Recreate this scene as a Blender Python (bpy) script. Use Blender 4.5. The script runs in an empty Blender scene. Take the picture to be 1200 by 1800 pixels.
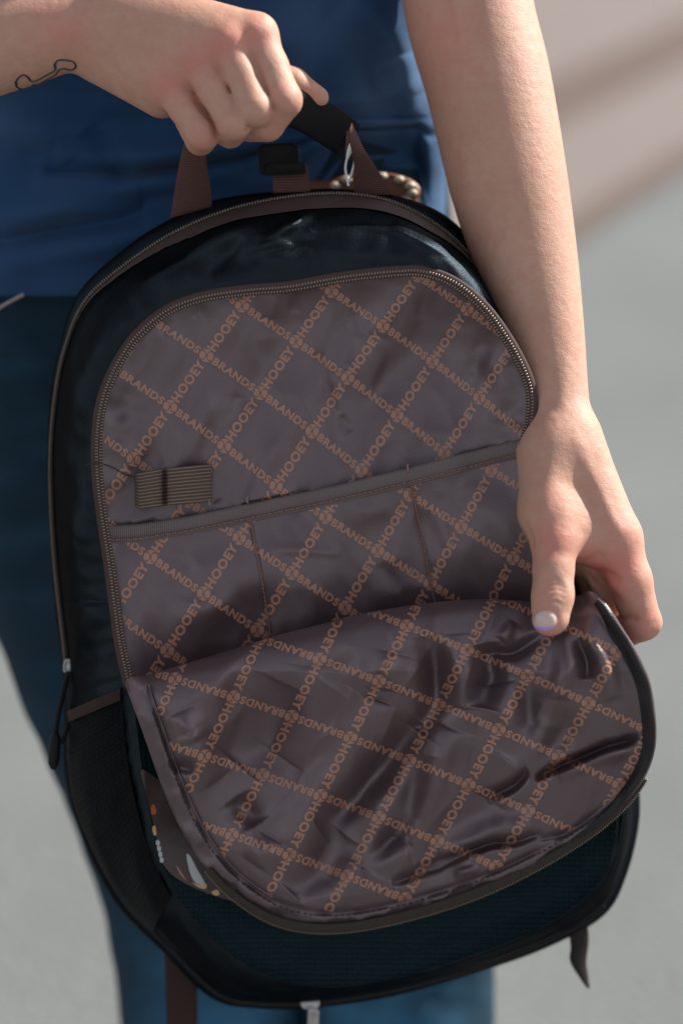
import bpy, math, random
import numpy as np
from mathutils import Matrix, Vector
from mathutils.bvhtree import BVHTree

# ------------------------------------------------------------------ camera, world, sun, exposure
scene = bpy.context.scene
COL = scene.collection
PITCH = math.radians(26)
CAM_Z = 1.20
DIST = 0.95                       # distance camera -> middle of the bag lining
LENS = 60.0
S = DIST * 36.0 / LENS / 1800.0   # metres per modelling unit (about 0.32 mm)
cam_data = bpy.data.cameras.new('camera')
cam_data.sensor_fit = 'VERTICAL'
cam_data.sensor_height = 36.0
cam_data.sensor_width = 24.0
cam_data.lens = LENS
cam_data.clip_start = 0.02
cam_data.clip_end = 500
cam_data.dof.use_dof = True
cam_data.dof.focus_distance = DIST - 0.005
cam_data.dof.aperture_fstop = 2.2
cam = bpy.data.objects.new('camera', cam_data)
cam.location = (0, 0, CAM_Z)
cam.rotation_euler = (math.pi / 2 - PITCH, 0, 0)
COL.objects.link(cam)
scene.camera = cam
CM = Matrix.Translation((0, 0, CAM_Z)) @ Matrix.Rotation(math.pi / 2 - PITCH, 4, 'X')
CMN = np.array(CM)

SUN_AZ = math.radians(61)         # measured from +Y (away from camera) towards +X (right)
SUN_EL = math.radians(38)
world = bpy.data.worlds.new('World')
scene.world = world
world.use_nodes = True
wn = world.node_tree
bg = wn.nodes['Background']
sky = wn.nodes.new('ShaderNodeTexSky')
sky.sky_type = 'NISHITA'
sky.sun_disc = False
sky.sun_elevation = SUN_EL
sky.sun_rotation = SUN_AZ
sky.air_density = 0.9
sky.dust_density = 1.0
sky.ozone_density = 1.0
hs = wn.nodes.new('ShaderNodeHueSaturation')
hs.inputs['Saturation'].default_value = 0.36
wn.links.new(sky.outputs[0], hs.inputs['Color'])
wn.links.new(hs.outputs[0], bg.inputs[0])
bg.inputs[1].default_value = 0.115
sun_d = bpy.data.lights.new('sun', 'SUN')
sun_d.energy = 5.0
sun_d.angle = math.radians(0.6)
sun_d.color = (1.0, 0.95, 0.88)
sun = bpy.data.objects.new('sun', sun_d)
sv = Vector((math.sin(SUN_AZ) * math.cos(SUN_EL), math.cos(SUN_AZ) * math.cos(SUN_EL), math.sin(SUN_EL)))
sun.rotation_euler = sv.to_track_quat('Z', 'Y').to_euler()
sun.location = (3, 3, 5)
COL.objects.link(sun)
vs = scene.view_settings
vs.view_transform = 'Standard'
vs.look = 'None'
vs.gamma = 1.0
vs.use_curve_mapping = False
vs.exposure = 0.76
scene.cycles.use_denoising = True
scene.cycles.max_bounces = 8

# ------------------------------------------------------------------ helpers
rng = np.random.default_rng(7)
random.seed(5)
TILT = 0.12


def A(*p):
    return np.array(p, dtype=float)


def PC(x, y, h=0.0):
    """photo position and real height (towards the viewer, from the lining) -> metric units"""
    x = np.asarray(x, float); y = np.asarray(y, float); h = np.asarray(h, float)
    k = 1 - h * S / DIST
    x, y, h, k = np.broadcast_arrays(x, y, h, k)
    return np.stack([(x - 600) * k, (900 - y) * k, h], -1)


def BP(x, y, h=0.0):
    """same, on the bag, whose face leans back a little"""
    y = np.asarray(y, float)
    return PC(x, y, np.asarray(h, float) + TILT * (900 - y))


def to_world(q):
    q = np.asarray(q, float).reshape(-1, 3)
    c = np.column_stack([q[:, 0] * S, q[:, 1] * S, q[:, 2] * S - DIST, np.ones(len(q))])
    return (c @ CMN.T)[:, :3]


def mesh_world(name, vw, faces, mat, parent=None, smooth=True, uv=None, mats=None, fmat=None, attr=None):
    me = bpy.data.meshes.new(name)
    loc = np.array(parent_loc(parent)) if parent is not None else np.zeros(3)
    me.from_pydata((np.asarray(vw) - loc).tolist(), [], [tuple(int(i) for i in f) for f in faces])
    if mat is not None:
        me.materials.append(mat)
    for m in (mats or []):
        me.materials.append(m)
    if fmat is not None:
        me.polygons.foreach_set('material_index', np.asarray(fmat, dtype=np.int32))
    if smooth:
        me.polygons.foreach_set('use_smooth', np.ones(len(me.polygons), dtype=bool))
    if uv is not None:
        uvl = me.uv_layers.new(name='UVMap')
        li = np.zeros(len(me.loops), dtype=np.int32)
        me.loops.foreach_get('vertex_index', li)
        uvl.data.foreach_set('uv', np.asarray(uv, dtype=np.float32)[li].ravel())
    if attr:
        for k, v in attr.items():
            a = me.attributes.new(k, 'FLOAT', 'POINT')
            a.data.foreach_set('value', np.asarray(v, dtype=np.float32))
    me.update()
    ob = bpy.data.objects.new(name, me)
    COL.objects.link(ob)
    if parent is not None:
        ob.parent = parent
    return ob


def mesh(name, q, faces, mat, parent=None, **kw):
    return mesh_world(name, to_world(q), faces, mat, parent, **kw)


def parent_loc(p):
    l = Vector((0, 0, 0))
    while p is not None:
        l = l + p.location
        p = p.parent
    return l


def empty(name, loc):
    o = bpy.data.objects.new(name, None)
    o.location = loc
    o.empty_display_size = 0.05
    COL.objects.link(o)
    return o


def tag(o, label=None, cat=None, kind=None, group=None):
    if label: o['label'] = label
    if cat: o['category'] = cat
    if kind: o['kind'] = kind
    if group: o['group'] = group
    return o


def grid_faces(nu, nv, closed_u=False, closed_v=False):
    f = []
    for i in range(nu if closed_u else nu - 1):
        for j in range(nv if closed_v else nv - 1):
            a = i * nv + j; b = ((i + 1) % nu) * nv + j
            c = ((i + 1) % nu) * nv + (j + 1) % nv; d = i * nv + (j + 1) % nv
            f.append((a, d, c, b))
    return f


def smooth_curve(pts, n, closed=False):
    """Catmull-Rom through points, resampled by arc length to n points"""
    p = np.array(pts, float)
    m = len(p)
    out = []
    segs = m if closed else m - 1
    for i in range(segs):
        if closed:
            p0, p1, p2, p3 = p[(i - 1) % m], p[i], p[(i + 1) % m], p[(i + 2) % m]
        else:
            p1, p2 = p[i], p[i + 1]
            p0 = p[i - 1] if i > 0 else 2 * p1 - p2
            p3 = p[i + 2] if i + 2 < m else 2 * p2 - p1
        t = np.linspace(0, 1, 16, endpoint=False)[:, None]
        out.append(0.5 * ((2 * p1) + (-p0 + p2) * t + (2 * p0 - 5 * p1 + 4 * p2 - p3) * t ** 2 + (-p0 + 3 * p1 - 3 * p2 + p3) * t ** 3))
    out = np.vstack(out + [p[:1] if closed else p[-1:]])
    l = np.r_[0, np.cumsum(np.linalg.norm(np.diff(out, axis=0), axis=1))]
    t = np.linspace(0, l[-1], n, endpoint=not closed)
    return np.column_stack([np.interp(t, l, out[:, k]) for k in range(out.shape[1])])


_tab = np.random.default_rng(11).random((256, 256))


def vnoise(x, y, seed=0):
    x = np.asarray(x, float) + seed * 17.31; y = np.asarray(y, float) + seed * 41.7
    xi = np.floor(x).astype(int); yi = np.floor(y).astype(int)
    fx = x - xi; fy = y - yi
    fx = fx * fx * fx * (fx * (fx * 6 - 15) + 10); fy = fy * fy * fy * (fy * (fy * 6 - 15) + 10)
    a = _tab[xi % 256, yi % 256]; b = _tab[(xi + 1) % 256, yi % 256]
    c = _tab[xi % 256, (yi + 1) % 256]; d = _tab[(xi + 1) % 256, (yi + 1) % 256]
    return (a * (1 - fx) + b * fx) * (1 - fy) + (c * (1 - fx) + d * fx) * fy - 0.5


def fbm(x, y, seed=0, n=3):
    s = 0; a = 1.0
    for i in range(n):
        s = s + a * vnoise(x, y, seed + i); x = x * 2.1; y = y * 2.1; a *= 0.5
    return s


def seg_dist(x, y, poly):
    """distance of points to a polyline, and position along it"""
    x = np.asarray(x, float); y = np.asarray(y, float)
    best = np.full(x.shape, 1e9); along = np.zeros(x.shape); L = 0
    for (ax, ay), (bx, by) in zip(poly[:-1], poly[1:]):
        dx, dy = bx - ax, by - ay
        l2 = dx * dx + dy * dy + 1e-9
        t = np.clip(((x - ax) * dx + (y - ay) * dy) / l2, 0, 1)
        d = np.hypot(x - ax - t * dx, y - ay - t * dy)
        m = d < best
        best = np.where(m, d, best); along = np.where(m, L + t * math.sqrt(l2), along)
        L += math.sqrt(l2)
    return best, along / L


def inside(x, y, poly):
    x = np.asarray(x, float); y = np.asarray(y, float)
    r = np.zeros(x.shape, bool)
    n = len(poly)
    for i in range(n):
        ax, ay = poly[i]; bx, by = poly[(i + 1) % n]
        c = ((ay > y) != (by > y)) & (x < (bx - ax) * (y - ay) / (by - ay + 1e-12) + ax)
        r ^= c
    return r


def tube(path, radius, n=8, cap=True):
    """tube in metric units around a path of 3D points; radius scalar or array, (ra, rb) allowed"""
    p = np.asarray(path, float); m = len(p)
    t = np.gradient(p, axis=0); t /= np.linalg.norm(t, axis=1)[:, None] + 1e-9
    up = A(0, 0, 1.0)
    if abs(t[0] @ up) > 0.9: up = A(1.0, 0, 0)
    r = np.broadcast_to(np.asarray(radius, float), (m,))
    v = []
    b = np.cross(t[0], up); b /= np.linalg.norm(b)
    for i in range(m):
        b = b - t[i] * (b @ t[i]); b /= np.linalg.norm(b)
        c = np.cross(t[i], b)
        a = np.linspace(0, 2 * np.pi, n, endpoint=False)
        v.append(p[i] + r[i] * (np.cos(a)[:, None] * b + np.sin(a)[:, None] * c))
    v = np.vstack(v)
    f = grid_faces(m, n, closed_v=True)
    if cap:
        f.append(tuple(range(n))); f.append(tuple((m - 1) * n + k for k in range(n - 1, -1, -1)))
    return v, f


def join(parts):
    V = []; F = []; o = 0
    for v, f in parts:
        V.append(np.asarray(v)); F += [tuple(i + o for i in ff) for ff in f]; o += len(v)
    return np.vstack(V), F


_sph = None


def bead(c, ex, ey, ez):
    """low-poly ellipsoid with semi-axis vectors"""
    global _sph
    if _sph is None:
        v = [(0, 0, 1)]; f = []
        for i in (1, 2):
            a = math.pi * i / 3
            for j in range(6):
                b = 2 * math.pi * j / 6
                v.append((math.sin(a) * math.cos(b), math.sin(a) * math.sin(b), math.cos(a)))
        v.append((0, 0, -1))
        for j in range(6):
            k = (j + 1) % 6
            f += [(0, 1 + j, 1 + k), (1 + j, 7 + j, 7 + k, 1 + k), (13, 7 + k, 7 + j)]
        _sph = (np.array(v), f)
    v = _sph[0]
    return c + v[:, :1] * ex + v[:, 1:2] * ey + v[:, 2:] * ez, _sph[1]


def ribbon(name, left, right, mat, parent, n=24, m=7, arch=3.0, thick=2.5, ridge=0.0, nr=9, pt=PC, label=None):
    """strap between two edge polylines of (x, y, h); slightly arched, with thickness"""
    l = smooth_curve(left, n); r = smooth_curve(right, n)
    t = np.linspace(0, 1, m)
    g = l[:, None, :] * (1 - t[None, :, None]) + r[:, None, :] * t[None, :, None]
    g[..., 2] += arch * (1 - (2 * t - 1) ** 2)[None, :]
    if ridge: g[..., 2] += ridge * np.sin(t * np.pi * nr * 2)[None, :]
    top = pt(g[..., 0], g[..., 1], g[..., 2]).reshape(-1, 3)
    bot = pt(g[..., 0], g[..., 1], g[..., 2] - thick).reshape(-1, 3)
    f = grid_faces(n, m); N = n * m
    F = list(f) + [tuple(N + i for i in reversed(q)) for q in f]
    for i in range(n - 1):
        F.append((i * m, (i + 1) * m, N + (i + 1) * m, N + i * m))
        F.append((i * m + m - 1, N + i * m + m - 1, N + (i + 1) * m + m - 1, (i + 1) * m + m - 1))
    for j in range(m - 1):
        F.append((j, N + j, N + j + 1, j + 1)); k = (n - 1) * m + j
        F.append((k, k + 1, N + k + 1, N + k))
    ll = np.linspace(0, np.linalg.norm(np.diff(l, axis=0), axis=1).sum(), n)
    w = np.linalg.norm(r[0] - l[0])
    uv = np.stack(np.broadcast_arrays(ll[:, None] / 100, (t * w / 100)[None, :]), -1).reshape(-1, 2)
    o = mesh(name, np.vstack([top, bot]), F, mat, parent, uv=np.vstack([uv, uv]))
    if label: o['label'] = label
    return o


def polar_patch(name, outline, center, hf, mat, parent, nr=80, na=480, pt=BP, power=0.8, label=None):
    o = smooth_curve(outline, na, closed=True) if len(outline) < na else np.array(outline)
    na = len(o)
    r = np.linspace(0, 1, nr + 1)[1:] ** power
    x = center[0] + (o[:, 0] - center[0])[None, :] * r[:, None]
    y = center[1] + (o[:, 1] - center[1])[None, :] * r[:, None]
    X = np.r_[center[0], x.ravel()]; Y = np.r_[center[1], y.ravel()]
    H = hf(X, Y)
    f = [(0, 1 + j, 1 + (j + 1) % na) for j in range(na)]
    for i in range(nr - 1):
        for j in range(na):
            a = 1 + i * na + j; b = 1 + i * na + (j + 1) % na
            f.append((a, a + na, b + na, b))
    # orientation: towards viewer
    if poly_area(o) > 0:
        f = [tuple(reversed(q)) for q in f]
    ob = mesh(name, pt(X, Y, H), f, mat, parent, uv=np.column_stack([X, -Y]) / 100)
    if label: ob['label'] = label
    return ob


def poly_area(o):
    x, y = o[:, 0], -o[:, 1]
    return -0.5 * np.sum(x * np.roll(y, -1) - np.roll(x, -1) * y)


# ------------------------------------------------------------------ materials
def new_mat(name):
    m = bpy.data.materials.new(name); m.use_nodes = True
    nt = m.node_tree
    return m, nt, nt.nodes['Principled BSDF']


def node(nt, t, **kw):
    n = nt.nodes.new(t)
    for k, v in kw.items():
        if k.startswith('_'):
            setattr(n, k[1:], v)
        else:
            n.inputs[k.replace('__', ' ')].default_value = v
    return n


def mixcol(nt, fac, c1, c2):
    n = nt.nodes.new('ShaderNodeMix'); n.data_type = 'RGBA'
    for sock, v in ((n.inputs[0], fac), (n.inputs[6], c1), (n.inputs[7], c2)):
        if hasattr(v, 'links'): nt.links.new(v, sock)
        elif isinstance(v, (int, float)): sock.default_value = v
        else: sock.default_value = (*v, 1)
    return n.outputs[2]


def fabric(name, c1, c2, rough=0.5, sheen=0.0, weave=0.0, wscale=60.0, noise_scale=12.0, nb=0.15, spec=0.5, kind='twill', metal=0.0, edge=0.1, tint=None):
    m, nt, p = new_mat(name)
    tc = node(nt, 'ShaderNodeTexCoord')
    uv = tc.outputs['UV']
    nz = node(nt, 'ShaderNodeTexNoise', Scale=noise_scale, Detail=6.0, Roughness=0.65)
    nt.links.new(tc.outputs['Object'], nz.inputs['Vector'])
    col = mixcol(nt, nz.outputs[0], c1, c2)
    fine = node(nt, 'ShaderNodeTexNoise', Scale=1800.0, Detail=2.0)
    nt.links.new(tc.outputs['Object'], fine.inputs['Vector'])
    height = fine.outputs[0]
    b1 = node(nt, 'ShaderNodeBump', Strength=nb, Distance=0.0004)
    nt.links.new(height, b1.inputs['Height'])
    norm = b1.outputs[0]
    if weave:
        mp = node(nt, 'ShaderNodeMapping'); mp.inputs['Scale'].default_value = (wscale, wscale, wscale)
        nt.links.new(uv, mp.inputs['Vector'])
        if kind == 'twill':
            w = node(nt, 'ShaderNodeTexWave', Scale=1.0, Distortion=0.6, Detail=1.0); w.bands_direction = 'DIAGONAL'
            nt.links.new(mp.outputs[0], w.inputs['Vector']); hh = w.outputs[0]
        elif kind == 'rib':
            w = node(nt, 'ShaderNodeTexWave', Scale=1.0, Distortion=0.3, Detail=1.0); w.bands_direction = 'X'
            nt.links.new(mp.outputs[0], w.inputs['Vector']); hh = w.outputs[0]
        elif kind == 'ribv':
            w = node(nt, 'ShaderNodeTexWave', Scale=1.0, Distortion=0.15, Detail=1.0); w.bands_direction = 'Y'
            nt.links.new(mp.outputs[0], w.inputs['Vector']); hh = w.outputs[0]
        elif kind == 'hex':
            w = node(nt, 'ShaderNodeTexVoronoi', Scale=1.0, Randomness=0.3); w.feature = 'DISTANCE_TO_EDGE'
            nt.links.new(mp.outputs[0], w.inputs['Vector'])
            r = node(nt, 'ShaderNodeMapRange'); r.inputs[2].default_value = 0.22
            nt.links.new(w.outputs['Distance'], r.inputs[0]); hh = r.outputs[0]
        b2 = node(nt, 'ShaderNodeBump', Strength=weave, Distance=0.0006)
        nt.links.new(hh, b2.inputs['Height']); nt.links.new(norm, b2.inputs['Normal'])
        norm = b2.outputs[0]
        col = mixcol(nt, hh, tuple((0.5 if kind == 'ribv' else 0.62) * v for v in c1), col) if kind != 'hex' else col
    nt.links.new(col, p.inputs['Base Color'])
    nt.links.new(norm, p.inputs['Normal'])
    p.inputs['Roughness'].default_value = rough
    p.inputs['Specular IOR Level'].default_value = spec
    if metal:
        # calendered coating: the same faint mirror at every angle
        p.inputs['Metallic'].default_value = metal
        p.inputs['Specular Tint'].default_value = (edge, edge, edge, 1)
    if tint:
        p.inputs['Specular Tint'].default_value = (*tint, 1)
    if sheen:
        p.inputs['Sheen Weight'].default_value = sheen
        p.inputs['Sheen Roughness'].default_value = 0.4
    return m


M = {}
M['lining'] = fabric('lining_nylon', (0.062, 0.039, 0.042), (0.088, 0.059, 0.062), rough=0.31, nb=0.6, spec=1.0, tint=(1.0, 0.86, 0.90))
M['print'] = fabric('lining_print', (0.30, 0.140, 0.092), (0.375, 0.187, 0.128), rough=0.42, nb=0.25, spec=0.55)
M['shell'] = fabric('shell_ripstop', (0.009, 0.012, 0.0145), (0.027, 0.034, 0.040), rough=0.40, nb=0.45, metal=0.9, edge=0.05, weave=0.12, wscale=13.0, kind='hex')
M['teal'] = fabric('front_ripstop', (0.007, 0.0145, 0.017), (0.014, 0.027, 0.031), rough=0.40, nb=1.0, metal=0.85, edge=0.05, weave=0.5, wscale=11.0, kind='hex')
M['black'] = fabric('black_webbing', (0.006, 0.006, 0.007), (0.012, 0.012, 0.013), rough=0.7, weave=0.4, wscale=7, kind='rib', spec=0.2)
M['mesh'] = fabric('black_mesh', (0.002, 0.0025, 0.003), (0.004, 0.005, 0.006), rough=0.75, weave=1.0, wscale=9, kind='hex', spec=0.12)
M['brown'] = fabric('brown_webbing', (0.130, 0.062, 0.052), (0.165, 0.085, 0.072), rough=0.62, weave=0.8, wscale=6.5, kind='rib', spec=0.25)
M['brown_shaded'] = fabric('shaded_brown_webbing', (0.040, 0.022, 0.018), (0.055, 0.031, 0.026), rough=0.7, weave=0.6, wscale=6.5, kind='rib', spec=0.15)  # brown webbing darkened in colour for the parts lying in shade
M['tape'] = fabric('brown_zip_tape', (0.075, 0.043, 0.039), (0.10, 0.06, 0.053), rough=0.7, weave=0.3, wscale=40, spec=0.25)
M['tape_dark'] = fabric('dark_zip_tape', (0.02, 0.014, 0.014), (0.03, 0.022, 0.02), rough=0.7, weave=0.3, wscale=40, spec=0.25)
M['hem'] = fabric('shaded_hem_tape', (0.012, 0.008, 0.010), (0.024, 0.017, 0.020), rough=0.5, weave=0.2, wscale=14, kind='twill', spec=0.35)  # dark tone carries the shade of the turned-away rim
M['tape_olive'] = fabric('olive_zip_tape', (0.038, 0.028, 0.023), (0.056, 0.042, 0.034), rough=0.7, weave=0.3, wscale=12, spec=0.25)
M['elastic'] = fabric('elastic_loop', (0.21, 0.15, 0.115), (0.28, 0.205, 0.16), rough=0.7, weave=0.9, wscale=4.94, kind='ribv', spec=0.2)
M['band'] = fabric('grosgrain_band', (0.15, 0.114, 0.109), (0.195, 0.15, 0.143), rough=0.6, weave=0.35, wscale=9, kind='rib', spec=0.35)
M['thread'] = fabric('brown_thread', (0.20, 0.10, 0.08), (0.26, 0.13, 0.10), rough=0.7)
M['thread_dark'] = fabric('dark_thread', (0.024, 0.015, 0.016), (0.035, 0.022, 0.022), rough=0.7)
M['thread_pale'] = fabric('pale_thread', (0.32, 0.25, 0.23), (0.4, 0.32, 0.3), rough=0.7)
M['shirt'] = fabric('blue_cotton', (0.016, 0.052, 0.130), (0.030, 0.085, 0.185), rough=0.85, sheen=0.08, spec=0.15, weave=0.12, wscale=40, nb=0.3)
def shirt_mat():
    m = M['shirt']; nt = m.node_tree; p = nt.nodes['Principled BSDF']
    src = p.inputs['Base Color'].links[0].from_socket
    at = node(nt, 'ShaderNodeAttribute'); at.attribute_name = 'fade_or_sun'
    nt.links.new(mixcol(nt, at.outputs['Fac'], src, (0.13, 0.22, 0.36)), p.inputs['Base Color'])  # pale blue for washed cotton and painted sunlight


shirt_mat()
M['leather'] = fabric('tooled_leather', (0.11, 0.036, 0.012), (0.20, 0.075, 0.025), rough=0.4, nb=0.5)
M['bone'] = fabric('pale_rawhide', (0.42, 0.34, 0.23), (0.55, 0.47, 0.36), rough=0.5)
M['plasticw'] = fabric('clear_white_plastic', (0.75, 0.76, 0.76), (0.82, 0.83, 0.83), rough=0.3)
M['plasticb'] = fabric('black_plastic', (0.004, 0.004, 0.004), (0.007, 0.007, 0.007), rough=0.6, spec=0.2)
M['white'] = fabric('white_print', (0.38, 0.38, 0.37), (0.46, 0.46, 0.45), rough=0.5)
M['orange'] = fabric('orange_print', (0.45, 0.07, 0.014), (0.55, 0.10, 0.02), rough=0.5)
M['tan'] = fabric('tan_print', (0.55, 0.30, 0.13), (0.62, 0.36, 0.17), rough=0.5)
M['maroon'] = fabric('maroon_print_ground', (0.035, 0.016, 0.016), (0.05, 0.024, 0.022), rough=0.45)
M['nail_tip'] = fabric('lavender_polish', (0.42, 0.28, 0.62), (0.46, 0.32, 0.66), rough=0.25, nb=0.0)
M['ink'] = fabric('tattoo_ink', (0.035, 0.026, 0.026), (0.055, 0.04, 0.038), rough=0.55)


def metal(name, col, rough):
    m, nt, p = new_mat(name)
    nz = node(nt, 'ShaderNodeTexNoise', Scale=300.0, Detail=3.0)
    tc = node(nt, 'ShaderNodeTexCoord'); nt.links.new(tc.outputs['Object'], nz.inputs['Vector'])
    r = node(nt, 'ShaderNodeMapRange'); r.inputs[3].default_value = rough - 0.08; r.inputs[4].default_value = rough + 0.12
    nt.links.new(nz.outputs[0], r.inputs[0]); nt.links.new(r.outputs[0], p.inputs['Roughness'])
    p.inputs['Base Color'].default_value = (*col, 1); p.inputs['Metallic'].default_value = 0.85
    return m


M['teeth'] = metal('bronze_zip_teeth', (0.25, 0.195, 0.155), 0.42)
M['steel'] = metal('dark_steel', (0.35, 0.34, 0.33), 0.32)


def nail_mat():
    m, nt, p = new_mat('milky_nail')
    p.inputs['Base Color'].default_value = (0.78, 0.67, 0.62, 1)
    p.inputs['Roughness'].default_value = 0.22
    p.inputs['Subsurface Weight'].default_value = 0.15
    p.inputs['Subsurface Radius'].default_value = (0.002, 0.001, 0.0008)
    p.inputs['Subsurface Scale'].default_value = 1.0
    tc = node(nt, 'ShaderNodeTexCoord'); nz = node(nt, 'ShaderNodeTexNoise', Scale=120.0)
    nt.links.new(tc.outputs['Object'], nz.inputs['Vector'])
    nt.links.new(mixcol(nt, nz.outputs[0], (0.64, 0.47, 0.42), (0.58, 0.42, 0.37)), p.inputs['Base Color'])
    return m


M['nail'] = nail_mat()


def skin_mat():
    m, nt, p = new_mat('skin')
    tc = node(nt, 'ShaderNodeTexCoord')
    at = node(nt, 'ShaderNodeAttribute'); at.attribute_name = 'redness'
    n1 = node(nt, 'ShaderNodeTexNoise', Scale=22.0, Detail=5.0, Roughness=0.6)
    n2 = node(nt, 'ShaderNodeTexNoise', Scale=160.0, Detail=4.0, Roughness=0.7)
    n3 = node(nt, 'ShaderNodeTexVoronoi', Scale=1100.0, Randomness=1.0)
    n3.feature = 'DISTANCE_TO_EDGE'
    fk = node(nt, 'ShaderNodeTexVoronoi', Scale=75.0, Randomness=1.0)
    for n in (n1, n2, n3, fk): nt.links.new(tc.outputs['Object'], n.inputs['Vector'])
    base = mixcol(nt, n1.outputs[0], (0.42, 0.225, 0.158), (0.58, 0.355, 0.265))
    mr = node(nt, 'ShaderNodeMapRange'); mr.inputs[1].default_value = 0.35; mr.inputs[2].default_value = 0.75
    mr.inputs[3].default_value = 0; mr.inputs[4].default_value = 0.55
    nt.links.new(n2.outputs[0], mr.inputs[0])
    base = mixcol(nt, mr.outputs[0], base, (0.46, 0.19, 0.125))
    base = mixcol(nt, at.outputs['Fac'], base, (0.56, 0.20, 0.155))
    # a few freckles
    fr = node(nt, 'ShaderNodeMapRange'); fr.inputs[1].default_value = 0.02; fr.inputs[2].default_value = 0.07
    fr.inputs[3].default_value = 0.5; fr.inputs[4].default_value = 0.0
    nt.links.new(fk.outputs['Distance'], fr.inputs[0])
    n4 = node(nt, 'ShaderNodeTexNoise', Scale=45.0, Detail=1.0); nt.links.new(tc.outputs['Object'], n4.inputs['Vector'])
    gt = node(nt, 'ShaderNodeMath', _operation='GREATER_THAN'); gt.inputs[1].default_value = 0.62
    nt.links.new(n4.outputs[0], gt.inputs[0])
    mu = node(nt, 'ShaderNodeMath', _operation='MULTIPLY'); nt.links.new(fr.outputs[0], mu.inputs[0]); nt.links.new(gt.outputs[0], mu.inputs[1])
    base = mixcol(nt, mu.outputs[0], base, (0.30, 0.12, 0.07))
    nt.links.new(base, p.inputs['Base Color'])
    p.inputs['Roughness'].default_value = 0.56
    p.inputs['Specular IOR Level'].default_value = 0.4
    p.inputs['Subsurface Weight'].default_value = 0.18
    p.inputs['Subsurface Radius'].default_value = (0.0055, 0.0018, 0.0009)
    p.inputs['Subsurface Scale'].default_value = 1.0
    b1 = node(nt, 'ShaderNodeBump', Strength=0.35, Distance=0.0005)
    nt.links.new(n3.outputs[0], b1.inputs['Height'])
    b2 = node(nt, 'ShaderNodeBump', Strength=0.32, Distance=0.0018)
    nt.links.new(n2.outputs[0], b2.inputs['Height']); nt.links.new(b1.outputs[0], b2.inputs['Normal'])
    nt.links.new(b2.outputs[0], p.inputs['Normal'])
    return m


M['skin'] = skin_mat()


def denim_mat():
    m, nt, p = new_mat('denim')
    tc = node(nt, 'ShaderNodeTexCoord')
    n1 = node(nt, 'ShaderNodeTexNoise', Scale=14.0, Detail=5.0, Roughness=0.6)
    nt.links.new(tc.outputs['Object'], n1.inputs['Vector'])
    at = node(nt, 'ShaderNodeAttribute'); at.attribute_name = 'fade_or_sun'
    base = mixcol(nt, n1.outputs[0], (0.005, 0.020, 0.037), (0.011, 0.038, 0.062))
    base = mixcol(nt, at.outputs['Fac'], base, (0.045, 0.145, 0.25))
    mp = node(nt, 'ShaderNodeMapping'); mp.inputs['Scale'].default_value = (900, 900, 500); mp.inputs['Rotation'].default_value = (0, 0.6, 0.3)
    nt.links.new(tc.outputs['Object'], mp.inputs['Vector'])
    w = node(nt, 'ShaderNodeTexNoise', Scale=1.0, Detail=2.0); nt.links.new(mp.outputs[0], w.inputs['Vector'])
    base2 = mixcol(nt, w.outputs[0], (0, 0, 0), base)
    mx = nt.nodes.new('ShaderNodeMix'); mx.data_type = 'RGBA'; mx.inputs[0].default_value = 0.5
    nt.links.new(base, mx.inputs[6]); nt.links.new(base2, mx.inputs[7])
    nt.links.new(mx.outputs[2], p.inputs['Base Color'])
    b = node(nt, 'ShaderNodeBump', Strength=0.4, Distance=0.0006); nt.links.new(w.outputs[0], b.inputs['Height'])
    nt.links.new(b.outputs[0], p.inputs['Normal'])
    p.inputs['Roughness'].default_value = 0.85
    p.inputs['Specular IOR Level'].default_value = 0.2
    return m


M['denim'] = denim_mat()


def ground_mat(name, c1, c2, c3, sc=1.0):
    m, nt, p = new_mat(name)
    tc = node(nt, 'ShaderNodeTexCoord')
    n1 = node(nt, 'ShaderNodeTexNoise', Scale=2.2 * sc, Detail=7.0, Roughness=0.7)
    n2 = node(nt, 'ShaderNodeTexNoise', Scale=90.0 * sc, Detail=5.0, Roughness=0.75)
    v = node(nt, 'ShaderNodeTexVoronoi', Scale=120.0 * sc)
    for n in (n1, n2, v): nt.links.new(tc.outputs['Object'], n.inputs['Vector'])
    c = mixcol(nt, n1.outputs[0], c1, c2)
    mr = node(nt, 'ShaderNodeMapRange'); mr.inputs[1].default_value = 0.4; mr.inputs[2].default_value = 0.7; mr.inputs[4].default_value = 0.6
    nt.links.new(n2.outputs[0], mr.inputs[0])
    c = mixcol(nt, mr.outputs[0], c, c3)
    nt.links.new(c, p.inputs['Base Color'])
    b = node(nt, 'ShaderNodeBump', Strength=0.5, Distance=0.004)
    nt.links.new(v.outputs['Distance'], b.inputs['Height']); nt.links.new(b.outputs[0], p.inputs['Normal'])
    p.inputs['Roughness'].default_value = 0.9
    p.inputs['Specular IOR Level'].default_value = 0.2
    return m


M['concrete'] = ground_mat('worn_concrete', (0.110, 0.119, 0.117), (0.200, 0.211, 0.205), (0.105, 0.113, 0.112))
M['pale'] = ground_mat('pale_pinkish_concrete', (0.172, 0.146, 0.134), (0.225, 0.190, 0.175), (0.15, 0.126, 0.117))
M['earth'] = ground_mat('brown_earth', (0.108, 0.078, 0.066), (0.145, 0.108, 0.092), (0.09, 0.063, 0.053))

# ------------------------------------------------------------------ the setting: the ground
def on_ground(px, py, z=0.0):
    d = CM.to_3x3() @ Vector(((px - 600) * S, (900 - py) * S, -DIST))
    t = (z - CAM_Z) / d.z
    return Vector((0, 0, CAM_Z)) + d * t


def sheet(name, pts, z, mat):
    o = mesh_world(name, [(p[0], p[1], z) for p in pts], [tuple(range(len(pts)))], mat, smooth=False)
    if o.data.polygons[0].normal.z < 0: o.data.flip_normals()
    o['kind'] = 'structure'
    return o


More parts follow.
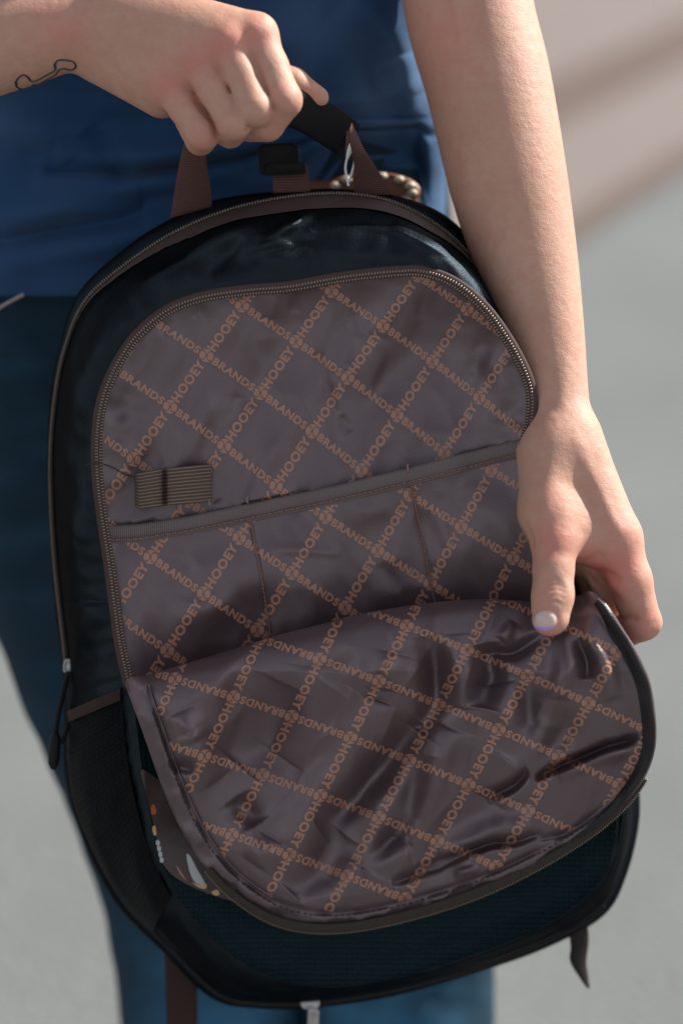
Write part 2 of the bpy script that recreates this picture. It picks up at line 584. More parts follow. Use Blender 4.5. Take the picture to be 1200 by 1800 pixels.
sheet('ground', [(-150, -60), (150, -60), (150, 240), (-150, 240)], 0.0, M['concrete'])


_e0 = on_ground(1000, 430); _e1 = on_ground(1200, 300)
_ed = (_e1 - _e0).normalized()
_en = Vector((-_ed.y, _ed.x, 0))
if _en.y < 0: _en = -_en


def strip(name, n0, n1, z, mat):
    """long strip parallel to the pavement edge, n0..n1 metres beyond it"""
    p = [_e0 + _ed * t + _en * n for n in (n0, n1) for t in (-60, 60)]
    return sheet(name, [(p[0].x, p[0].y), (p[1].x, p[1].y), (p[3].x, p[3].y), (p[2].x, p[2].y)], z, mat)


def beyond(px, py):
    return (on_ground(px, py) - _e0).dot(_en)


strip('paved_verge', 0.0, 60, 0.004, M['pale'])
strip('gutter', beyond(1100, 372), beyond(1100, 322), 0.008, M['earth'])
strip('dirt_path', beyond(1100, 165), beyond(1100, 80), 0.008, M['earth'])

# ------------------------------------------------------------------ implicit bodies (arms and hands)
def smin(a, b, k):
    h = np.clip(0.5 + 0.5 * (b - a) / k, 0, 1)
    return b * (1 - h) + a * h - k * h * (1 - h)


class Field:
    def __init__(s, lo, hi, cell):
        s.lo = A(*lo); s.cell = cell
        n = np.ceil((A(*hi) - s.lo) / cell).astype(int) + 1
        s.ax = [s.lo[i] + cell * np.arange(n[i]) for i in range(3)]
        s.n = n

    def new(s):
        return np.full(tuple(s.n), 200.0, np.float32)

    def sub(s, lo, hi):
        sl = []
        for i in range(3):
            a = int(np.clip(np.floor((lo[i] - s.lo[i]) / s.cell), 0, s.n[i])); b = int(np.clip(np.ceil((hi[i] - s.lo[i]) / s.cell) + 1, 0, s.n[i]))
            sl.append(slice(a, b))
        return tuple(sl)

    def cone(s, f, a, b, ra, rb, k=10.0, flat=None, op='add'):
        """tapered capsule a->b; flat=(axis vector, factor) squeezes it along an axis"""
        a = A(*a); b = A(*b); m = max(ra, rb) + 45
        sl = s.sub(np.minimum(a, b) - m, np.maximum(a, b) + m)
        x = s.ax[0][sl[0]][:, None, None] - a[0]; y = s.ax[1][sl[1]][None, :, None] - a[1]; z = s.ax[2][sl[2]][None, None, :] - a[2]
        if x.size == 0 or y.size == 0 or z.size == 0: return
        d = b - a; l2 = d @ d + 1e-9
        t = np.clip((x * d[0] + y * d[1] + z * d[2]) / l2, 0, 1)
        qx, qy, qz = x - t * d[0], y - t * d[1], z - t * d[2]
        if flat is not None:
            n, fac = flat; n = A(*n); n = n / np.linalg.norm(n)
            c = (qx * n[0] + qy * n[1] + qz * n[2]) * (1 / fac - 1)
            qx, qy, qz = qx + c * n[0], qy + c * n[1], qz + c * n[2]
        r = ra + (rb - ra) * t
        v = (np.sqrt(qx * qx + qy * qy + qz * qz) - r).astype(np.float32)
        if flat is not None: v *= 0.9
        if op == 'add': f[sl] = smin(f[sl], v, k)
        else: f[sl] = -smin(-f[sl], v, k)

    def chain(s, f, L, k=20.0, n=60, flat=None):
        p = smooth_curve([tuple(PC(*q[:3])) + (q[3],) for q in L], n)
        g = s.new()
        for a, b in zip(p[:-1], p[1:]):
            s.cone(g, a[:3], b[:3], a[3], b[3], 1.5, flat=flat)
        f[:] = smin(f, g, k)

    def bump(s, f, c, r, amp):
        c = A(*c); m = 3 * r
        sl = s.sub(c - m, c + m)
        x = s.ax[0][sl[0]][:, None, None] - c[0]; y = s.ax[1][sl[1]][None, :, None] - c[1]; z = s.ax[2][sl[2]][None, None, :] - c[2]
        f[sl] -= (amp * np.exp(-(x * x + y * y + z * z) / (r * r))).astype(np.float32)

    def groove(s, f, a, b, r, amp):
        """shallow crease along a segment"""
        a = A(*a); b = A(*b); m = 3 * r
        sl = s.sub(np.minimum(a, b) - m, np.maximum(a, b) + m)
        x = s.ax[0][sl[0]][:, None, None] - a[0]; y = s.ax[1][sl[1]][None, :, None] - a[1]; z = s.ax[2][sl[2]][None, None, :] - a[2]
        if x.size == 0 or y.size == 0 or z.size == 0: return
        d = b - a; l2 = d @ d + 1e-9
        t = np.clip((x * d[0] + y * d[1] + z * d[2]) / l2, 0, 1)
        q = (x - t * d[0]) ** 2 + (y - t * d[1]) ** 2 + (z - t * d[2]) ** 2
        f[sl] += (amp * np.exp(-q / (r * r))).astype(np.float32)

    def crease(s, f, poly, h0, r, amp, hr=40):
        q = np.array([PC(x, y, h0)[:2] for x, y in poly])
        lo = np.r_[q.min(0) - 3 * r, h0 - hr]; hi = np.r_[q.max(0) + 3 * r, h0 + hr]
        sl = s.sub(lo, hi)
        X, Y = np.meshgrid(s.ax[0][sl[0]], s.ax[1][sl[1]], indexing='ij')
        if X.size == 0: return
        d, t = seg_dist(X, Y, q)
        g = amp * np.exp(-(d / r) ** 2) * np.sin(np.pi * np.clip(t, 0.02, 0.98)) ** 0.6
        f[sl] += g[:, :, None].astype(np.float32)

    def nets(s, f):
        ins = f < 0
        c = [ins[i:ins.shape[0] - 1 + i, j:ins.shape[1] - 1 + j, k:ins.shape[2] - 1 + k] for i in (0, 1) for j in (0, 1) for k in (0, 1)]
        tot = sum(q.astype(np.int8) for q in c)
        act = (tot > 0) & (tot < 8)
        idx = np.argwhere(act)
        off = np.array([(i, j, k) for i in (0, 1) for j in (0, 1) for k in (0, 1)])
        val = np.stack([f[idx[:, 0] + o[0], idx[:, 1] + o[1], idx[:, 2] + o[2]] for o in off], 1)
        acc = np.zeros((len(idx), 3)); cnt = np.zeros(len(idx))
        for e0 in range(8):
            for e1 in range(e0 + 1, 8):
                if np.abs(off[e0] - off[e1]).sum() != 1: continue
                a, b = val[:, e0], val[:, e1]
                m = (a < 0) != (b < 0)
                t = np.where(m, a / np.where(m, a - b, 1), 0)
                acc += np.where(m[:, None], off[e0] + t[:, None] * (off[e1] - off[e0]), 0); cnt += m
        v = s.lo + s.cell * (idx + acc / cnt[:, None])
        vid = np.full(act.shape, -1, np.int64); vid[act] = np.arange(len(idx))
        F = []
        for ax in range(3):
            a1, a2 = (ax + 1) % 3, (ax + 2) % 3
            sa = [slice(1, -1)] * 3; sb = [slice(1, -1)] * 3
            sa[ax] = slice(0, -1); sb[ax] = slice(1, None)
            A0, B0 = ins[tuple(sa)], ins[tuple(sb)]
            e = np.argwhere(A0 != B0)
            if not len(e): continue
            flip = A0[e[:, 0], e[:, 1], e[:, 2]]
            base = e.copy(); base[:, a1] += 1; base[:, a2] += 1
            q = []
            for d1, d2 in ((-1, -1), (0, -1), (0, 0), (-1, 0)):
                g = base.copy(); g[:, a1] += d1; g[:, a2] += d2
                q.append(vid[g[:, 0], g[:, 1], g[:, 2]])
            q = np.stack(q, 1)
            q[~flip] = q[~flip][:, ::-1]
            F.append(q)
        F = np.vstack(F)
        F = F[(F >= 0).all(1)]
        # relax a little
        e = np.vstack([F[:, [i, (i + 1) % 4]] for i in range(4)])
        for lam in (0.5, -0.3, 0.4):
            sm = np.zeros_like(v); ct = np.zeros(len(v))
            np.add.at(sm, e[:, 0], v[e[:, 1]]); np.add.at(ct, e[:, 0], 1)
            np.add.at(sm, e[:, 1], v[e[:, 0]]); np.add.at(ct, e[:, 1], 1)
            v = v + lam * (sm / np.maximum(ct, 1)[:, None] - v)
        return v, F


def pts(*L):
    return [PC(*p) for p in L]


def left_arm():
    F = Field((-700, 560, -150), (10, 1060, 185), 3.3)
    body = F.new()
    P = PC
    # forearm and wrist
    F.chain(body, [(-420, 170, -60, 118), (-200, 115, -25, 112), (-60, 80, 0, 100), (60, 57, 18, 84), (130, 44, 28, 70), (170, 44, 34, 65), (225, 60, 42, 62)], flat=((0, 0, 1), 0.88))
    F.bump(body, P(150, 45, 92), 26, 11)                # wrist bone
    # back of the hand
    for a, b, ra, rb in (((185, 78, 34), (296, 148, 78), 44, 34), ((185, 55, 46), (346, 108, 100), 44, 35),
                         ((190, 30, 48), (400, 76, 112), 46, 36), ((200, 5, 42), (450, 62, 102), 48, 37)):
        F.cone(body, P(*a), P(*b), ra, rb, 30)
    F.cone(body, P(185, 100, 5), P(285, 165, 32), 50, 42, 34)      # little-finger side pad
    F.cone(body, P(220, 70, 0), P(420, 90, 40), 60, 45, 30)
    # tendons
    for a, b in (((230, 60, 92), (340, 103, 128)), ((240, 38, 96), (392, 72, 142)), ((250, 92, 80), (290, 140, 108))):
        F.groove(body, P(*a), P(*b), 11, -4.0)
    for c in ((298, 146, 108), (348, 104, 132), (401, 72, 146), (452, 56, 136)):
        F.bump(body, P(*c), 20, 7)
    for a, b in (((322, 125, 100), (300, 100, 100)), ((373, 88, 120), (345, 66, 118)), ((428, 66, 125), (395, 40, 118))):
        F.groove(body, P(*a), P(*b), 13, 5.5)
    fingers = F.new()
    chains = [
        [((296, 148, 78), 31), ((357, 234, 100), 28), ((352, 246, 48), 25), ((330, 214, 22), 22)],
        [((346, 108, 100), 31), ((411, 216, 128), 28.5), ((404, 232, 72), 26), ((384, 202, 42), 23)],
        [((400, 76, 112), 32), ((449, 192, 138), 29.5), ((440, 212, 84), 26), ((424, 186, 52), 23)],
        [((450, 62, 102), 35), ((498, 176, 124), 31), ((470, 220, 98), 26.5), ((440, 226, 62), 23)],
    ]
    for ch in chains:
        g = F.new()
        for (a, ra), (b, rb) in zip(ch[:-1], ch[1:]):
            # slight waist between the joints
            m = [(a[i] + b[i]) / 2 for i in range(3)]
            F.cone(g, P(*a), P(*m), ra, (ra + rb) / 2 - 1.2, 8)
            F.cone(g, P(*m), P(*b), (ra + rb) / 2 - 1.2, rb, 8)
        pip = ch[1][0]
        F.bump(g, P(pip[0] + 3, pip[1] - 4, pip[2] + ch[1][1]), 16, 2.5)
        fingers = smin(fingers, g, 4.0)
    th = F.new()
    F.cone(th, P(300, 80, 10), P(430, 112, 10), 48, 34, 10)
    F.cone(th, P(430, 112, 10), P(515, 146, 6), 32, 26, 10)
    F.cone(th, P(515, 146, 6), P(558, 172, 4), 26, 20, 10)
    f = smin(body, fingers, 13.0)
    f = smin(f, th, 8.0)
    # creases between the fingers stay open
    for a, b in (((346, 178, 108), (388, 240, 118)), ((400, 150, 128), (432, 222, 138)), ((443, 100, 140), (474, 190, 142))):
        F.groove(f, P(*a), P(*b), 8, 5)
    # knuckle lines
    for (cx, cy), h0 in (((298, 152), 105), ((350, 110), 128), ((403, 80), 142), ((455, 66), 132)):
        for k in (-7, 0, 7):
            F.crease(f, [(cx - 15 + k * .6, cy + 12 + k), (cx + k * .6, cy + k), (cx + 17 + k * .6, cy - 9 + k)], h0, 3.6, 1.5)
    for (cx, cy), h0 in (((364, 232), 120), ((414, 214), 150), ((452, 192), 160), ((506, 172), 145)):
        for k in (-8, 0, 8):
            F.crease(f, [(cx - 14, cy + 8 + k), (cx, cy - 1 + k), (cx + 15, cy - 4 + k)], h0, 3.4, 1.3)
    # veins on the back of the hand
    F.groove(f, P(215, 20, 95), P(330, 70, 130), 8, -2.6); F.groove(f, P(250, 70, 98), P(330, 75, 125), 7, -2.4); F.groove(f, P(180, 60, 98), P(250, 70, 100), 7, -2.2)
    # skin folds behind the little finger
    for k in range(5):
        x = 212 + k * 13
        F.groove(f, P(x, 128 + k * 8, 70), P(x + 22, 158 + k * 9, 45), 3.5, 1.6)
    v, q = F.nets(f)
    red = np.zeros(len(v))
    for c, r, a in (((298, 150, 100), 34, .55), ((348, 106, 130), 30, .55), ((400, 74, 140), 30, .6), ((452, 58, 130), 30, .45), ((360, 245, 110), 26, .35), ((412, 225, 120), 26, .3),
                    ((500, 185, 140), 24, .25), ((470, 235, 110), 24, .35), ((110, 60, 90), 45, .35), ((360, 170, 110), 20, .3), ((400, 140, 125), 16, .35)):
        red += a * np.exp(-((v - P(*c)) ** 2).sum(1) / r ** 2)
    return v, q, 1.5 * red


def right_arm():
    F = Field((40, -270, -270), (600, 1120, 165), 3.1)
    body = F.new()
    P = PC
    # elbow, forearm
    F.chain(body, [(800, -300, -155, 122), (818, -20, -112, 117), (858, 150, -98, 113), (895, 330, -82, 105), (928, 470, -66, 89), (955, 590, -48, 72), (972, 690, -30, 61), (982, 760, -12, 58), (988, 800, -4, 59)], n=80)
    # elbow crease tendon
    F.groove(body, P(794, -70, 0), P(806, 60, 14), 13, -4)
    F.groove(body, P(822, -20, 5), P(832, 70, 14), 17, 5)
    F.groove(body, P(776, 20, 0), P(786, 100, 5), 15, 3)
    # palm block: metacarpals
    F.cone(body, P(1000, 780, -8), P(1082, 945, 28), 58, 44, 34)
    F.cone(body, P(985, 790, -40), P(1062, 960, -22), 58, 46, 34)
    F.cone(body, P(970, 800, -70), P(1035, 975, -70), 54, 46, 34)
    F.bump(body, P(962, 765, 30), 26, 6)
    # thumb: thenar, metacarpal, two phalanges
    F.cone(body, P(965, 800, 10), P(962, 900, 45), 57, 47, 30)
    F.cone(body, P(962, 900, 45), P(974, 952, 68), 47, 39, 26)
    th = F.new()
    F.cone(th, P(974, 952, 68), P(972, 1000, 84), 37.5, 33.5, 14)
    F.cone(th, P(972, 1000, 84), P(971, 1046, 97), 33.5, 33.5, 12)
    F.cone(th, P(971, 1046, 97), P(966, 1084, 104), 33.5, 33.0, 14, flat=((0, 0.25, 1), 0.86))
    # web between thumb and index
    F.cone(body, P(992, 925, 40), P(1060, 945, 20), 34, 34, 44)
    F.cone(body, P(1000, 950, 44), P(1050, 965, 25), 24, 27, 34)
    # index finger
    ix = F.new()
    F.cone(ix, P(1082, 945, 28), P(1106, 1020, 34), 42, 37, 12)
    F.cone(ix, P(1106, 1020, 34), P(1126, 1092, 22), 37, 34, 12)
    F.cone(ix, P(1126, 1092, 22), P(1078, 1122, -28), 33, 27, 8)
    F.cone(ix, P(1078, 1122, -28), P(1030, 1120, -40), 26, 22, 8)
    F.bump(ix, P(1150, 1100, 30), 16, 3)
    # middle, ring, little fingers, folded behind the flap
    md = F.new()
    F.cone(md, P(1050, 965, -28), P(1082, 1060, -58), 40, 32, 10)
    F.cone(md, P(1082, 1060, -58), P(1035, 1100, -70), 30, 26, 8)
    F.cone(md, P(1035, 1100, -70), P(990, 1085, -66), 26, 22, 8)
    rg = F.new()
    F.cone(rg, P(1030, 975, -75), P(1055, 1060, -112), 38, 30, 10)
    F.cone(rg, P(1055, 1060, -112), P(1000, 1090, -110), 28, 24, 8)
    f = smin(body, th, 16)
    f = smin(f, ix, 14)
    f = smin(f, md, 8)
    f = smin(f, rg, 6)
    # creases
    for dy, a, w in ((-18, 3.0, 22), (-9, 5.2, 27), (0, 6.0, 28), (9, 4.8, 25), (18, 3.0, 18)):
        y = 1040 + dy
        F.crease(f, [(970 - w, y + 5), (970 - w * .4, y - 2), (970 + w * .3, y - 3), (970 + w, y + 5)], 125, 3.6, a)
    # fold of skin around the nail
    F.crease(f, [(934, 1106), (935, 1088), (944, 1074), (958, 1071), (972, 1074), (980, 1088), (980, 1104)], 130, 3.6, 3.4, 50)
    # index finger and palm folds
    F.crease(f, [(1088, 1090), (1102, 1085), (1120, 1090)], 45, 4.0, 6.5)
    F.crease(f, [(1088, 1082), (1104, 1076), (1116, 1080)], 45, 3.6, 2.5)
    F.crease(f, [(1036, 1014), (1056, 1030), (1084, 1052)], 30, 5.0, 5.0, 50)
    F.crease(f, [(1032, 1000), (1060, 1002), (1092, 1018)], 45, 4.5, 3.0, 50)
    for k in range(4):
        F.crease(f, [(1128 + k * 3, 1100 + k * 7), (1144 + k * 2, 1094 + k * 6), (1158, 1092 + k * 6)], 35, 3.6, 1.6, 60)
    for k in range(5):
        F.crease(f, [(922 + k * 9, 925 + k * 3), (930 + k * 9, 945 + k * 3), (942 + k * 9, 962 + k * 2)], 85, 3.6, 1.3, 70)
    for a, b, r, am in (((1012, 990, 58), (1026, 950, 64), 12, 2), ((1022, 990, 50), (1052, 975, 60), 9, 3), ((1004, 990, 70), (1008, 950, 76), 10, 2),
                        ((925, 880, 62), (938, 958, 80), 9, 2.5), ((938, 890, 80), (950, 950, 92), 7, 2.0), ((1088, 1086, 48), (1116, 1088, 56), 5, 5),
                        ((1040, 1018, 40), (1082, 1050, 48), 7, 4), ((1030, 1000, 40), (1085, 1020, 62), 6, 2.5)):
        F.groove(f, P(*a), P(*b), r, am)
    # tendons of the thumb and the wrist hollow
    F.groove(f, P(975, 740, 40), P(960, 900, 92), 12, -3.5)
    F.groove(f, P(1002, 800, 50), P(1000, 900, 80), 18, 2)
    F.groove(f, P(1012, 780, 52), P(1085, 930, 74), 12, -3)
    F.groove(f, P(990, 640, 15), P(985, 760, 40), 12, -2.5)
    v, q = F.nets(f)
    red = np.zeros(len(v))
    for c, r, a in (((972, 950, 100), 34, .55), ((960, 1040, 125), 22, .3), ((965, 1105, 120), 26, .55), ((1085, 1015, 50), 42, .6), ((1040, 1010, 30), 30, .7), ((1125, 1100, 50), 36, .4),
                    ((1020, 970, 55), 26, .55), ((962, 768, 40), 14, .55), ((1095, 930, 60), 34, .35), ((975, 880, 90), 24, .25), ((1100, 985, 60), 24, .35), ((790, 60, 10), 60, .25)):
        red += a * np.exp(-((v - P(*c)) ** 2).sum(1) / r ** 2)
    return v, q, 1.5 * red


def upper_body():
    """coarse: upper arms, shoulders and trunk, above the frame and under the shirt"""
    F = Field((-900, 700, -900), (560, 2900, 260), 26)
    b = F.new()
    P = PC
    def C(a, c, ra, rb, k): F.cone(b, A(*a), A(*c), ra, rb, k)
    e = P(-420, 170, -60); s_l = A(-720, 2300, -330); s_r = A(330, 2300, -330)
    C(e, (e[0] - 150, e[1] + 120, -90), 118, 125, 30)
    C((e[0] - 150, e[1] + 120, -90), s_l, 125, 150, 40)
    r0 = P(800, -260, -150)
    C(r0, s_r, 120, 150, 40)
    C(s_l, s_r, 150, 150, 60)
    C((-200, 2250, -380), (-230, 1000, -400), 250, 230, 60)
    C((-200, 2400, -360), (-200, 2700, -340), 140, 110, 60)
    return F.nets(b)


person = empty('person', (0.0, 0.0, 0.0))
PERSON_BASE = to_world([PC(480, 1900, -900)])[0]
person.location = (PERSON_BASE[0], PERSON_BASE[1], 0.0)
tag(person, 'person in a blue tee shirt and jeans holding the backpack open with both hands', 'person')
vl, ql, rl = left_arm()
vr, qr, rr = right_arm()
vu, qu = upper_body()
V, Fc = join([(vl, ql), (vr, qr), (vu, qu)])
body = mesh('body', V, Fc, M['skin'], person, attr={'redness': np.r_[np.clip(rl, 0, 1), np.clip(rr, 0, 1), np.zeros(len(vu))]})
bvh = BVHTree.FromPolygons([Vector(p) for p in to_world(V)], [tuple(int(i) for i in f) for f in Fc])


def on_skin(px, py, off=0.0002):
    d = (CM.to_3x3() @ Vector(((px - 600) * S, (900 - py) * S, -DIST))).normalized()
    hit, n, i, dist = bvh.ray_cast(Vector((0, 0, CAM_Z)), d)
    return (hit + n * off) if hit else None


# thumbnail, laid over the thumb's own curvature
def thumbnail():
    cx, cy, w, hgt = 957, 1091, 21, 20
    nu, nv = 17, 15
    P3 = []; ok = True
    for i in range(nu):
        for j in range(nv):
            u = 2 * i / (nu - 1) - 1; v = 2 * j / (nv - 1) - 1
            # square grid to rounded outline
            uu = u * math.sqrt(1 - 0.42 * v * v); vv = v * math.sqrt(1 - 0.42 * u * u)
            x = cx + uu * w - vv * 1.5; y = cy + vv * hgt * 0.92
            e = max(abs(u), abs(v))
            p = on_skin(x, y, 0.0004 - 0.0005 * e ** 6)
            P3.append(p if p is not None else P3[-1])
    fm = []
    F2 = grid_faces(nu, nv)
    for i in range(nu - 1):
        for j in range(nv - 1):
            fm.append(1 if j >= nv - 4 else 0)
    o = mesh_world('fingernail', np.array([tuple(p) for p in P3]), F2, M['nail'], body, mats=[M['nail_tip']], fmat=fm)
    o['label'] = 'short milky thumbnail with a lavender polished tip'


thumbnail()


def tattoo():
    # outline of a small stick with looped ends on the inner forearm
    line = [(28, 143), (34, 135), (42, 131), (50, 135), (56, 142), (66, 140), (88, 128), (97, 122), (97, 111), (104, 105), (116, 105), (130, 108), (134, 116), (126, 122), (114, 120), (104, 122), (97, 131),
            (84, 138), (66, 148), (58, 148), (52, 154), (40, 156), (31, 152), (28, 143)]
    p2 = smooth_curve(line, 150)
    parts = []; pl = []
    for x, y in p2:
        h = on_skin(x, y, 0.00005)
        if h is not None: pl.append(tuple(h))
    pl = np.array(pl)
    t = np.gradient(pl, axis=0); t /= np.linalg.norm(t, axis=1)[:, None]
    view = pl - np.array((0, 0, CAM_Z)); view /= np.linalg.norm(view, axis=1)[:, None]
    s = np.cross(t, view); s /= np.linalg.norm(s, axis=1)[:, None]
    w = 0.0008
    V = np.stack([pl - s * w - view * 0.00012, pl - view * 0.00025, pl + s * w - view * 0.00012], 1).reshape(-1, 3)
    mesh_world('tattoo', V, grid_faces(len(pl), 3), M['ink'], body)


tattoo()

# ------------------------------------------------------------------ clothes
def ridges(x, y, L):
    """sum of soft folds: list of (polyline, amplitude, width)"""
    h = np.zeros(np.shape(x))
    for poly, amp, w in L:
        d, t = seg_dist(x, y, poly)
        h = h + amp * np.exp(-(d / w) ** 2) * np.sin(np.pi * np.clip(t, 0.0, 1)) ** 0.5
    return h


SHIRT_FOLDS = [
    ([(80, 300), (250, 312), (420, 305), (560, 285)], -16, 9), ([(60, 325), (250, 340), (430, 335)], 14, 16),
    ([(100, 275), (280, 285), (450, 280)], 16, 18), ([(0, 420), (100, 380), (250, 370)], 12, 18), ([(-50, 450), (120, 410), (260, 400)], -14, 12),
    ([(560, 300), (660, 285), (780, 255)], -18, 10), ([(560, 280), (680, 262), (780, 235)], 10, 14),
    ([(150, 230), (210, 300), (220, 340)], -10, 14), ([(0, 215), (80, 240), (120, 290)], 10, 18), ([(600, 0), (690, 60), (740, 160)], 20, 26), ([(560, -40), (640, 60), (700, 200)], -14, 24),
    ([(700, 100), (730, 190), (760, 240)], 14, 20), ([(0, 480), (150, 450), (300, 440)], 10, 16),
]


def shirt():
    nu, nv = 300, 230
    ys = np.r_[np.linspace(-1500, -60, 40)[:-1], np.linspace(-60, 540, nv - 39)]
    ang = np.linspace(-np.pi, np.pi, nu, endpoint=False)
    ang = ang - 0.55 * np.sin(ang)          # more rows on the front (ang=0)
    V = []
    for i, a in enumerate(ang):
        cx = 325 + np.clip(-ys, 0, 2000) * 0.03
        w = 455 + np.clip(-ys, 0, 600) * 0.12
        w = np.where(ys < -1000, w * (1 - ((-ys - 1000) / 520).clip(0, 1) ** 3 * 0.5), w)
        x = cx + w * np.sin(a)
        hc = -500 + 0.30 * (400 - ys)
        dep = 235
        c = np.cos(a)
        h = hc + dep * np.sign(c) * np.abs(c) ** 0.8
        front = np.clip(c * 1.5, 0, 1)
        wr = ridges(x, ys, [(p, 2.3 * a_, 1.6 * b_) for p, a_, b_ in SHIRT_FOLDS]) + 44 * fbm(x / 260, ys / 110, 3, 2) - 40 * np.abs(vnoise(x / 240, ys / 70 + x / 500, 111))
        h = h + wr * front
        # hem: left low, tucked up behind the buckle on the right
        yy = ys.copy()
        hem = np.interp(x, [-200, 200, 520, 600, 735, 752, 800], [520, 520, 420, 296, 296, 400, 410]) if True else 0
        yy = np.where(ys > 200, 200 + (ys - 200) * (hem - 200) / 340.0, ys)
        V.append(PC(x, yy, h))
    V = np.array(V)
    f = grid_faces(nu, len(ys), closed_u=True)
    uv = np.stack(np.broadcast_arrays((ang * 4)[:, None], (ys / 100)[None, :]), -1).reshape(-1, 2)
    px = V[..., 0] + 600; py = 900 - V[..., 1]
    # sunlight painted into the right side, with washed-out patches of the dyed cotton
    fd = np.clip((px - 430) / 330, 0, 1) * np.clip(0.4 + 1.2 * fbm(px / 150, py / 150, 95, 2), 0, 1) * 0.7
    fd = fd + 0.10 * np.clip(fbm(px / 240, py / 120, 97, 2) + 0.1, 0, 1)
    o = mesh('shirt', V.reshape(-1, 3), [tuple(reversed(q)) for q in f], M['shirt'], person, uv=uv, attr={'fade_or_sun': np.clip(fd, 0, 1).ravel()})
    s = o.modifiers.new('thickness', 'SOLIDIFY'); s.thickness = 0.0012; s.offset = -1
    return o


shirt()


def jeans():
    parts = []; fade_or_sun = []
    for leg in (0, 1):
        ys = np.linspace(250, 2900, 170)
        if leg == 0:
            xl = np.interp(ys, [250, 520, 900, 1150, 1290, 1450, 1600, 1800, 2300, 2900], [-170, -150, -80, 2, 62, 132, 180, 214, 290, 360])
            xr = np.interp(ys, [250, 900, 1300, 1800, 2900], [520, 530, 545, 530, 560])
        else:
            xl = np.interp(ys, [250, 900, 1300, 1800, 2900], [300, 470, 505, 528, 600])
            xr = np.interp(ys, [250, 450, 850, 1300, 1720, 1800, 2300, 2900], [775, 800, 850, 875, 866, 868, 850, 840])
        ker = np.ones(9) / 9
        pad = lambda q: np.convolve(np.r_[np.full(4, q[0]), q, np.full(4, q[-1])], ker, 'valid')
        xl, xr = pad(xl), pad(xr)
        na = 120
        a = np.linspace(0, 2 * np.pi, na, endpoint=False)
        cx = (xl + xr) / 2; w = (xr - xl) / 2
        hc = -480 - 0.28 * (ys - 400) * np.where(ys > 400, 1, 0.6) - np.interp(ys, [250, 590, 720], [80, 95, 0])
        x = cx[:, None] + w[:, None] * np.sin(a)[None, :]
        dep = np.interp(ys, [250, 700, 1800, 2900], [230, 230, 190, 150])
        h = hc[:, None] + dep[:, None] * np.cos(a)[None, :]
        Y = np.broadcast_to(ys[:, None], x.shape)
        h = h + (20 * fbm(x / 130, Y / 75, 21 + leg) + 14 * vnoise(x / 190 + Y / 400, Y / 34, 29 + leg)) * np.clip(np.cos(a) + 0.3, 0, 1)[None, :]
        x = x + 8 * fbm(x / 200 + 3, Y / 110, 25 + leg) * np.abs(np.sin(a))[None, :]
        V = PC(x, Y, h)
        parts.append((V.reshape(-1, 3), [tuple(reversed(q)) for q in grid_faces(len(ys), na, closed_v=True)]))
        cxf = 640 if leg else 400
        fd = np.exp(-((x - cxf) / 190) ** 2) * np.clip((Y - 1450) / 350, 0, 1) * (1.0 + 0.9 * fbm(x / 90, Y / 60, 31)) * np.clip(np.cos(a), 0, 1)[None, :]
        fd = fd + 0.25 * np.clip(fbm(x / 160, Y / 50, 33), 0, 1)
        fade_or_sun.append(np.clip(fd, 0, 1).ravel())
    v, f = join(parts)
    o = mesh('jeans', v, f, M['denim'], person, attr={'fade_or_sun': np.concatenate(fade_or_sun)})
    return o


jn = jeans()
# pale thread and seam at the jeans' pocket
v, f = tube(PC(np.linspace(-20, 42, 20), 560 - 42 * np.linspace(0, 1, 20) ** 0.7, np.full(20, -268.0)), 3.0, 6)
mesh('pocket_seam', v, f, M['thread_pale'], jn)


def belt():
    l = [(520, 318, -292), (600, 318, -272), (680, 322, -276), (735, 326, -295)]
    r = [(520, 362, -296), (600, 364, -276), (680, 368, -280), (735, 372, -300)]
    b = ribbon('belt', l, r, M['leather'], person, arch=3, thick=8)
    # oval buckle with a rope of pale studs around the rim
    a = np.linspace(0, 2 * np.pi, 72, endpoint=False)
    prof = [(1.0, -6), (1.0, 6), (0.96, 11), (0.88, 12), (0.80, 8), (0.70, 7), (0.55, 10), (0.35, 12)]
    V = []
    for r_, hh in prof:
        V.append(PC(655 + 84 * r_ * np.cos(a), 336 + 34 * r_ * np.sin(a), -252 + hh - 0.06 * (84 * r_ * np.cos(a))))
    V = np.array(V).reshape(-1, 3)
    F2 = grid_faces(len(prof), 72, closed_v=True)
    F2.append(tuple((len(prof) - 1) * 72 + k for k in range(72)))
    bk = mesh('buckle', V, F2, M['leather'], b)
    for k in range(13):
        t = 2 * math.pi * k / 13 + 0.12
        c = PC(655 + 70 * math.cos(t), 336 + 27 * math.sin(t), -240 - 4.2 * math.cos(t))
        v, f = bead(c, A(12.5, 0, 0), A(0, 8.5, 0), A(0, 0, 6))
        mesh('stud', v, f, M['bone'], b)


belt()

# ------------------------------------------------------------------ the backpack
BAG_BASE = to_world([BP(600, 1760, -130)])[0]
bag = empty('backpack', tuple(BAG_BASE))
tag(bag, 'dark backpack with its front pocket unzipped, showing brown logo-printed lining', 'backpack')

CEN = A(560, 1060)


def by_angle(points, n=360):
    d = smooth_curve(points, 1500, closed=True)
    th = np.arctan2(d[:, 1] - CEN[1], d[:, 0] - CEN[0])
    o = np.argsort(th)
    th, d = th[o], d[o]
    t = np.linspace(-np.pi, np.pi, n, endpoint=False)
    return np.column_stack([np.interp(t, th, d[:, k], period=2 * np.pi) for k in (0, 1)])


